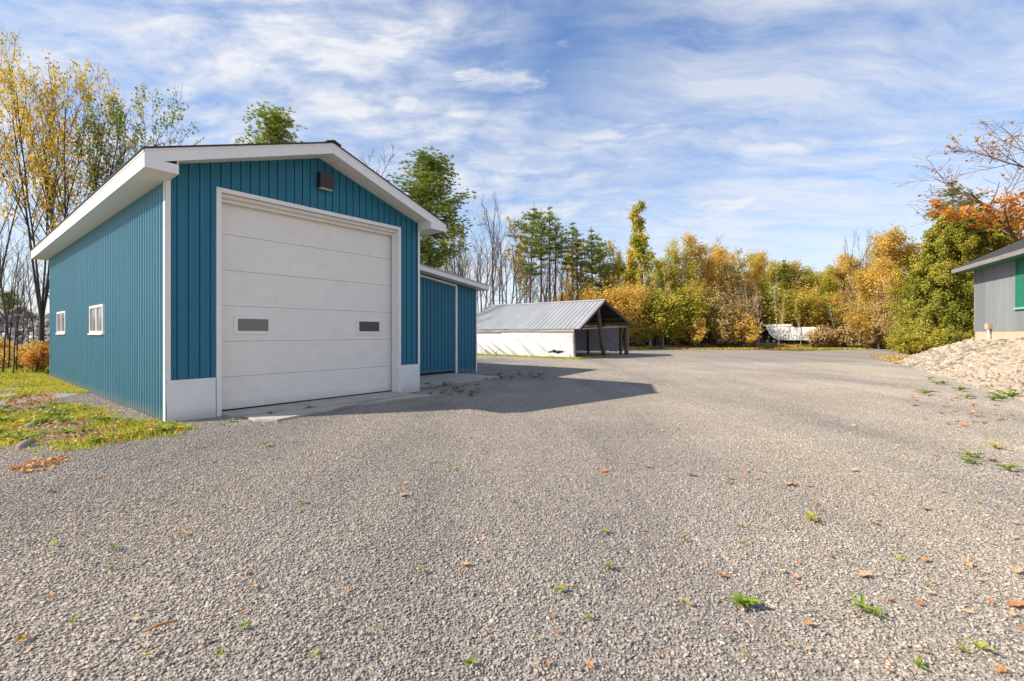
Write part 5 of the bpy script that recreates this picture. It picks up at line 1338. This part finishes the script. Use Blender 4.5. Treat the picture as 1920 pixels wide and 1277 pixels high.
litter('leaf_litter', 'rusty fallen leaves drifted through the weeds left of the garage', l1, rn, .034)
l2 = [p for p in [(rn.uniform(17,30), rn.uniform(22,31), 0) for _ in range(9000)] if (lambda d: d > -.5)((Vector(p[:2])-toeA).dot(tn)) and not in_pile(p[0],p[1])]
l2 = [(x,y,max(0,bank_h(x,y))) for x,y,z in l2]
litter('bank_litter', 'tan leaf litter on the slope behind the stone pile', l2, rn, .09, TANL)
l3 = []
for _ in range(5000):
    px = rn.uniform(1240,1640); Y = 43.0+abs(rn.normal())*2.0
    if noise2(px*.05, Y) > -.3 or px < 1400: l3.append((px2x(px, Y), Y, terr(px,Y)+.05))
litter('verge_litter', 'peach-coloured leaves along the far edge of the gravel', l3, rn, .085)
# broad-leaved weeds in the patch
def rosette_leaf(length, width, mat, name='leaf', curl=.35):
    mb = MB(); n = 5; prev = None
    for i in range(n+1):
        t_ = i/n; w_ = width*math.sin(PI*min(1,t_*.85+.12))**.8*(1 if i < n else .15); z_ = curl*length*math.sin(t_*2.2)*.55 + .004
        row = ((length*t_, w_/2, z_+w_*.18), (length*t_, 0, z_), (length*t_, -w_/2, z_+w_*.18))
        if prev: mb.quad(prev[0],prev[1],row[1],row[0]); mb.quad(prev[1],prev[2],row[2],row[1])
        prev = row
    return mb.mesh(name, mat, smooth=True)
RL = [rosette_leaf(.085,.036,WEED), rosette_leaf(.075,.032,WEED,curl=.6), rosette_leaf(.095,.036,WEED,curl=.25)]
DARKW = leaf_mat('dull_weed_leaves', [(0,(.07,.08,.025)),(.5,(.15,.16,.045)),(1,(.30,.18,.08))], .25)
RLD = [rosette_leaf(.09,.028,OLIV), rosette_leaf(.10,.024,GRASS,curl=.7)]
def weed(px, py, size, n, label, group=None, dry=False, narrow=False, z=.018, org=None, mat=None):
    p = org or gnd(px, py, 0); o = empty('weed', (p.x, p.y, z), rng.uniform(0,6)); tag(o, label, 'weed', group)
    for i in range(n):
        me = rng.choice(RLD if dry else RL); c = put('leaf', me, o)
        if mat: c.material_slots[0].link = 'OBJECT'; c.material_slots[0].material = mat
        k_ = size*rng.uniform(.7,1.15)*(.6 if i > n*.6 else 1)
        c.scale = (k_, k_*(.45 if narrow else 1), k_); c.rotation_euler = (rng.uniform(-.2,.2), -rng.uniform(.0,.25) if i < n*.6 else -rng.uniform(.4,.9), 2*PI*i/n*2.6)
    return o
weed(1395,1142,.95,24,'round bright green weed rosette on the gravel at the lower right')
weed(1618,1148,.95,12,'dark green feathery weed with a curled leaf beside it, lower right',narrow=True)
weed(1640,1160,.8,9,'small narrow-leaved weed touching the feathery one',narrow=True)
weed(1523,980,.9,14,'brown-green dried weed tuft in the middle right of the gravel',dry=True)
weed(1865,842,1.3,12,'brown dried weed near the right edge below the stones',dry=True)
weed(1815,858,1.5,14,'low bright grass-like weed left of the dark green one near the right edge',narrow=True)
weed(1818,870,1.5,16,'dark green weed clump near the right edge of the gravel',narrow=True)
weed(1889,884,1.5,15,'flat green weed closest to the right edge',narrow=True)
weed(1143,1070,.55,9,'small green weed near the bottom centre of the gravel')
weed(497,838,1.2,12,'green weed on the gravel in front of the garage door',narrow=True)
weed(508,779,1.0,9,'dark green weed growing in a crack of the concrete apron',z=.03)
weed(432,792,1.0,9,'leafy weed at the left foot of the door casing')
weed(420,800,1.0,8,'yellow-green weed at the end of the white skirting sheet',narrow=True)
weed(885,1252,.45,8,'small weed at the very bottom left of centre')
weed(1105,1165,.4,7,'tiny weed under the centre of the gravel')
weed(1395,995,.6,8,'spindly light green weed left of the dried tuft',narrow=True)
weed(1285,1018,.6,8,'spindly weed well left of the dried tuft',narrow=True)
weed(1722,1256,.5,8,'little bright weed on the bottom edge, right side')
weed(1840,1225,.6,9,'brownish weed in the bottom right corner',dry=True)
weed(330,803,1.6,16,'leafy green weed clump at the front corner of the white skirting')
weed(345,806,1.4,14,'reddish-green weed clump beside the skirting corner',dry=True)
GW = 'small weeds scattered over the gravel'
for i in range(46):
    px = rs.uniform(40, 1900); py = 830 + 420*rs.random()**1.3
    weed(px, py, rs.uniform(.25,.6), rs.choice([5,6,7]), 'tiny green weed sprig in the grey gravel', GW, rs.random()<.25, rs.random()<.5)
GP = 'leafy weeds in the patch left of the garage'
for i in range(46):
    q = patch[0]
    while True:
        x = rs.uniform(-12,-4.5); y = rs.uniform(5.5,9.8)
        if inside((x,y),patch) and gar_ok((x,y,0)) and abs(x/y) < 1.25: break
    weed(0,0,rs.uniform(1.2,2.4),rs.choice([8,10,12]),'leafy bright green weed in the patch left of the garage',GP,rs.random()<.2,False,.03,Vector((x,y,0)))
GH = 'weeds in the shade beside the lean-to'
for i in range(56):
    px = rs.uniform(800,1040); py = rs.uniform(698,716) if px > 900 else rs.uniform(722,745)
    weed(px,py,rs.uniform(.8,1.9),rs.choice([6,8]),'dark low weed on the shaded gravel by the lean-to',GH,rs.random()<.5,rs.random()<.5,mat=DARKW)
GE = 'weeds along the toe of the stone pile'
for px, py in ((1688,676),(1742,712),(1757,722),(1770,722),(1800,734),(1812,748),(1863,752),(1875,748),(1896,746),(1735,741)):
    weed(px,py,rs.uniform(2,3.2),12,'yellow-green weed at the toe of the pale stone pile',GE,False,True)
# single fallen leaves, lobed and curled
def fallen(seed, mat):
    r = random.Random(seed); mb = MB(); out = []
    lob = [(0,1.0),(.35,.55),(.62,.92),(1.0,.42),(1.35,.80),(1.9,.35),(2.5,.55),(3.14,.25)]
    pol = [(a,q) for a,q in lob] + [(-a,q) for a,q in lob[1:-1]][::-1]
    cx = (0,0)
    P = []
    for a,q in pol:
        q *= r.uniform(.85,1.1); x, y = q*math.cos(a), q*math.sin(a); P.append((x, y, .30*y*y*1.3 + .18*x*x*r.uniform(.4,1.4)+r.uniform(0,.08)))
    n = len(P); mb.v = [(0,0,.02)] + P; mb.f = [(0, i+1, (i+1)%n+1) for i in range(n)]; mb.mi = [0]*n
    mb.tube([(-.2,0,.05),(-.7,.05,.10),(-1.05,.12,.05)],[.025,.02,.02],4)
    return mb.mesh('fallen_leaf', mat, smooth=False)
M['leaf_o'] = painted('orange_leaf', (.50,.20,.06), .6, 0, .25, .3, (.25,.10,.04), 30)
M['leaf_t'] = painted('tan_leaf', (.58,.36,.19), .65, 0, .2, .3, (.35,.18,.08), 30)
FL = [fallen(i, M['leaf_o']) for i in range(4)] + [fallen(i+9, M['leaf_t']) for i in range(4)]
def leaf(px, py, s_, v_, label, group=None, tilt=.35):
    p = gnd(px, py); s_ *= 1.25; o = put('fallen_leaf', FL[v_], None, (p.x, p.y, .02)); o.scale = (s_, s_*rng.uniform(.5,.85), s_)
    o.rotation_euler = (rng.uniform(-tilt,tilt), rng.uniform(-tilt,tilt), rng.uniform(0,6.28)); tag(o, label, 'leaf', group); return o
leaf(476,1104,.045,4,'pale tan curled leaf on the gravel, lower left')
leaf(445,1096,.022,0,'small brown leaf just left of the pale tan curled one')
leaf(460,1078,.030,1,'thin orange leaf above the pale tan curled one')
leaf(36,1208,.033,2,'bright orange leaf near the bottom left corner')
leaf(1349,1084,.05,0,'deep orange crumpled leaf above the round green weed')
leaf(1625,1084,.055,5,'long pale leaf right of the deep orange crumpled one',tilt=.2)
leaf(1556,1048,.035,1,'orange leaf with ragged lobes, right of centre')
leaf(1815,1064,.06,6,'tan leaf lying towards the right side with a dark stem')
leaf(1905,1142,.06,2,'bright orange leaf cut by the right edge')
leaf(1910,1078,.045,7,'light orange leaf by the right edge, above the cut one')
leaf(1478,912,.085,5,'long light orange leaf in the middle right of the gravel')
leaf(1640,986,.05,3,'small orange leaf right of the dried weed tuft')
leaf(1622,1152,.05,4,'tan leaf tucked against the feathery green weed')
leaf(1860,866,.10,5,'tan leaf beside the dark green weed clump')
leaf(1492,1088,.03,1,'small dark orange leaf between the crumpled and long pale leaves')
leaf(1735,957,.07,6,'flat tan leaf above the gravel at right')
leaf(1737,1055,.035,0,'little rust leaf left of the tan leaf with a dark stem')
leaf(1294,893,.06,2,'small orange leaf far out on the gravel, centre right')
leaf(1135,886,.06,1,'small orange leaf in the middle of the yard')
leaf(869,1062,.04,4,'light tan leaf near the middle of the gravel')
leaf(348,1006,.045,3,'rust leaf on the gravel below the garage corner')
leaf(275,1146,.03,1,'orange leaf fragment above the brown stick')
GL = 'small leaves scattered over the gravel'
for i in range(150):
    px = rs.uniform(0,1920); py = 790 + 480*rs.random()**1.2
    if px < 700 and py < 830: continue
    if rs.random() < .4: px = rs.uniform(1350,1920)
    leaf(px, py, rs.uniform(.014,.030)*(1+ (py<950)*.8), rs.randrange(8), 'small dry leaf scrap on the grey gravel', GL)
for i in range(40):
    px = rs.uniform(1700,1915); py = rs.uniform(740,800); leaf(px, py, rs.uniform(.05,.09), rs.randrange(8), 'dry orange leaf on the gravel below the stone pile', 'leaves below the stone pile')
# brown stick
p = gnd(300,1186); o = put('stick', None) if False else None
mb = MB(); mb.tube([(-.06,-.02,.02),(-.01,.004,.028),(.04,.015,.026),(.065,.03,.02)],[.005,.007,.006,.003],7); o = mb.build('stick', M['cedarwood'], None, (p.x,p.y,.01), .35, smooth=True); tag(o, 'short brown stick on the gravel at the lower left', 'stick')
# two round field stones in the weeds
for px, py, s_, lab in ((48,838,.09,'rounded grey stone at the front edge of the weed patch'),(56,802,.08,'pale stone half hidden in the weeds')):
    p = gnd(px,py); me = stones_mesh('field_stone',[(0,0,0)],[1.0],rn,M['rubble'],(.6,.8),.5); o = put('field_stone',me,None,(p.x,p.y,.03)); o.scale=(s_,s_,s_); tag(o,lab,'stone')
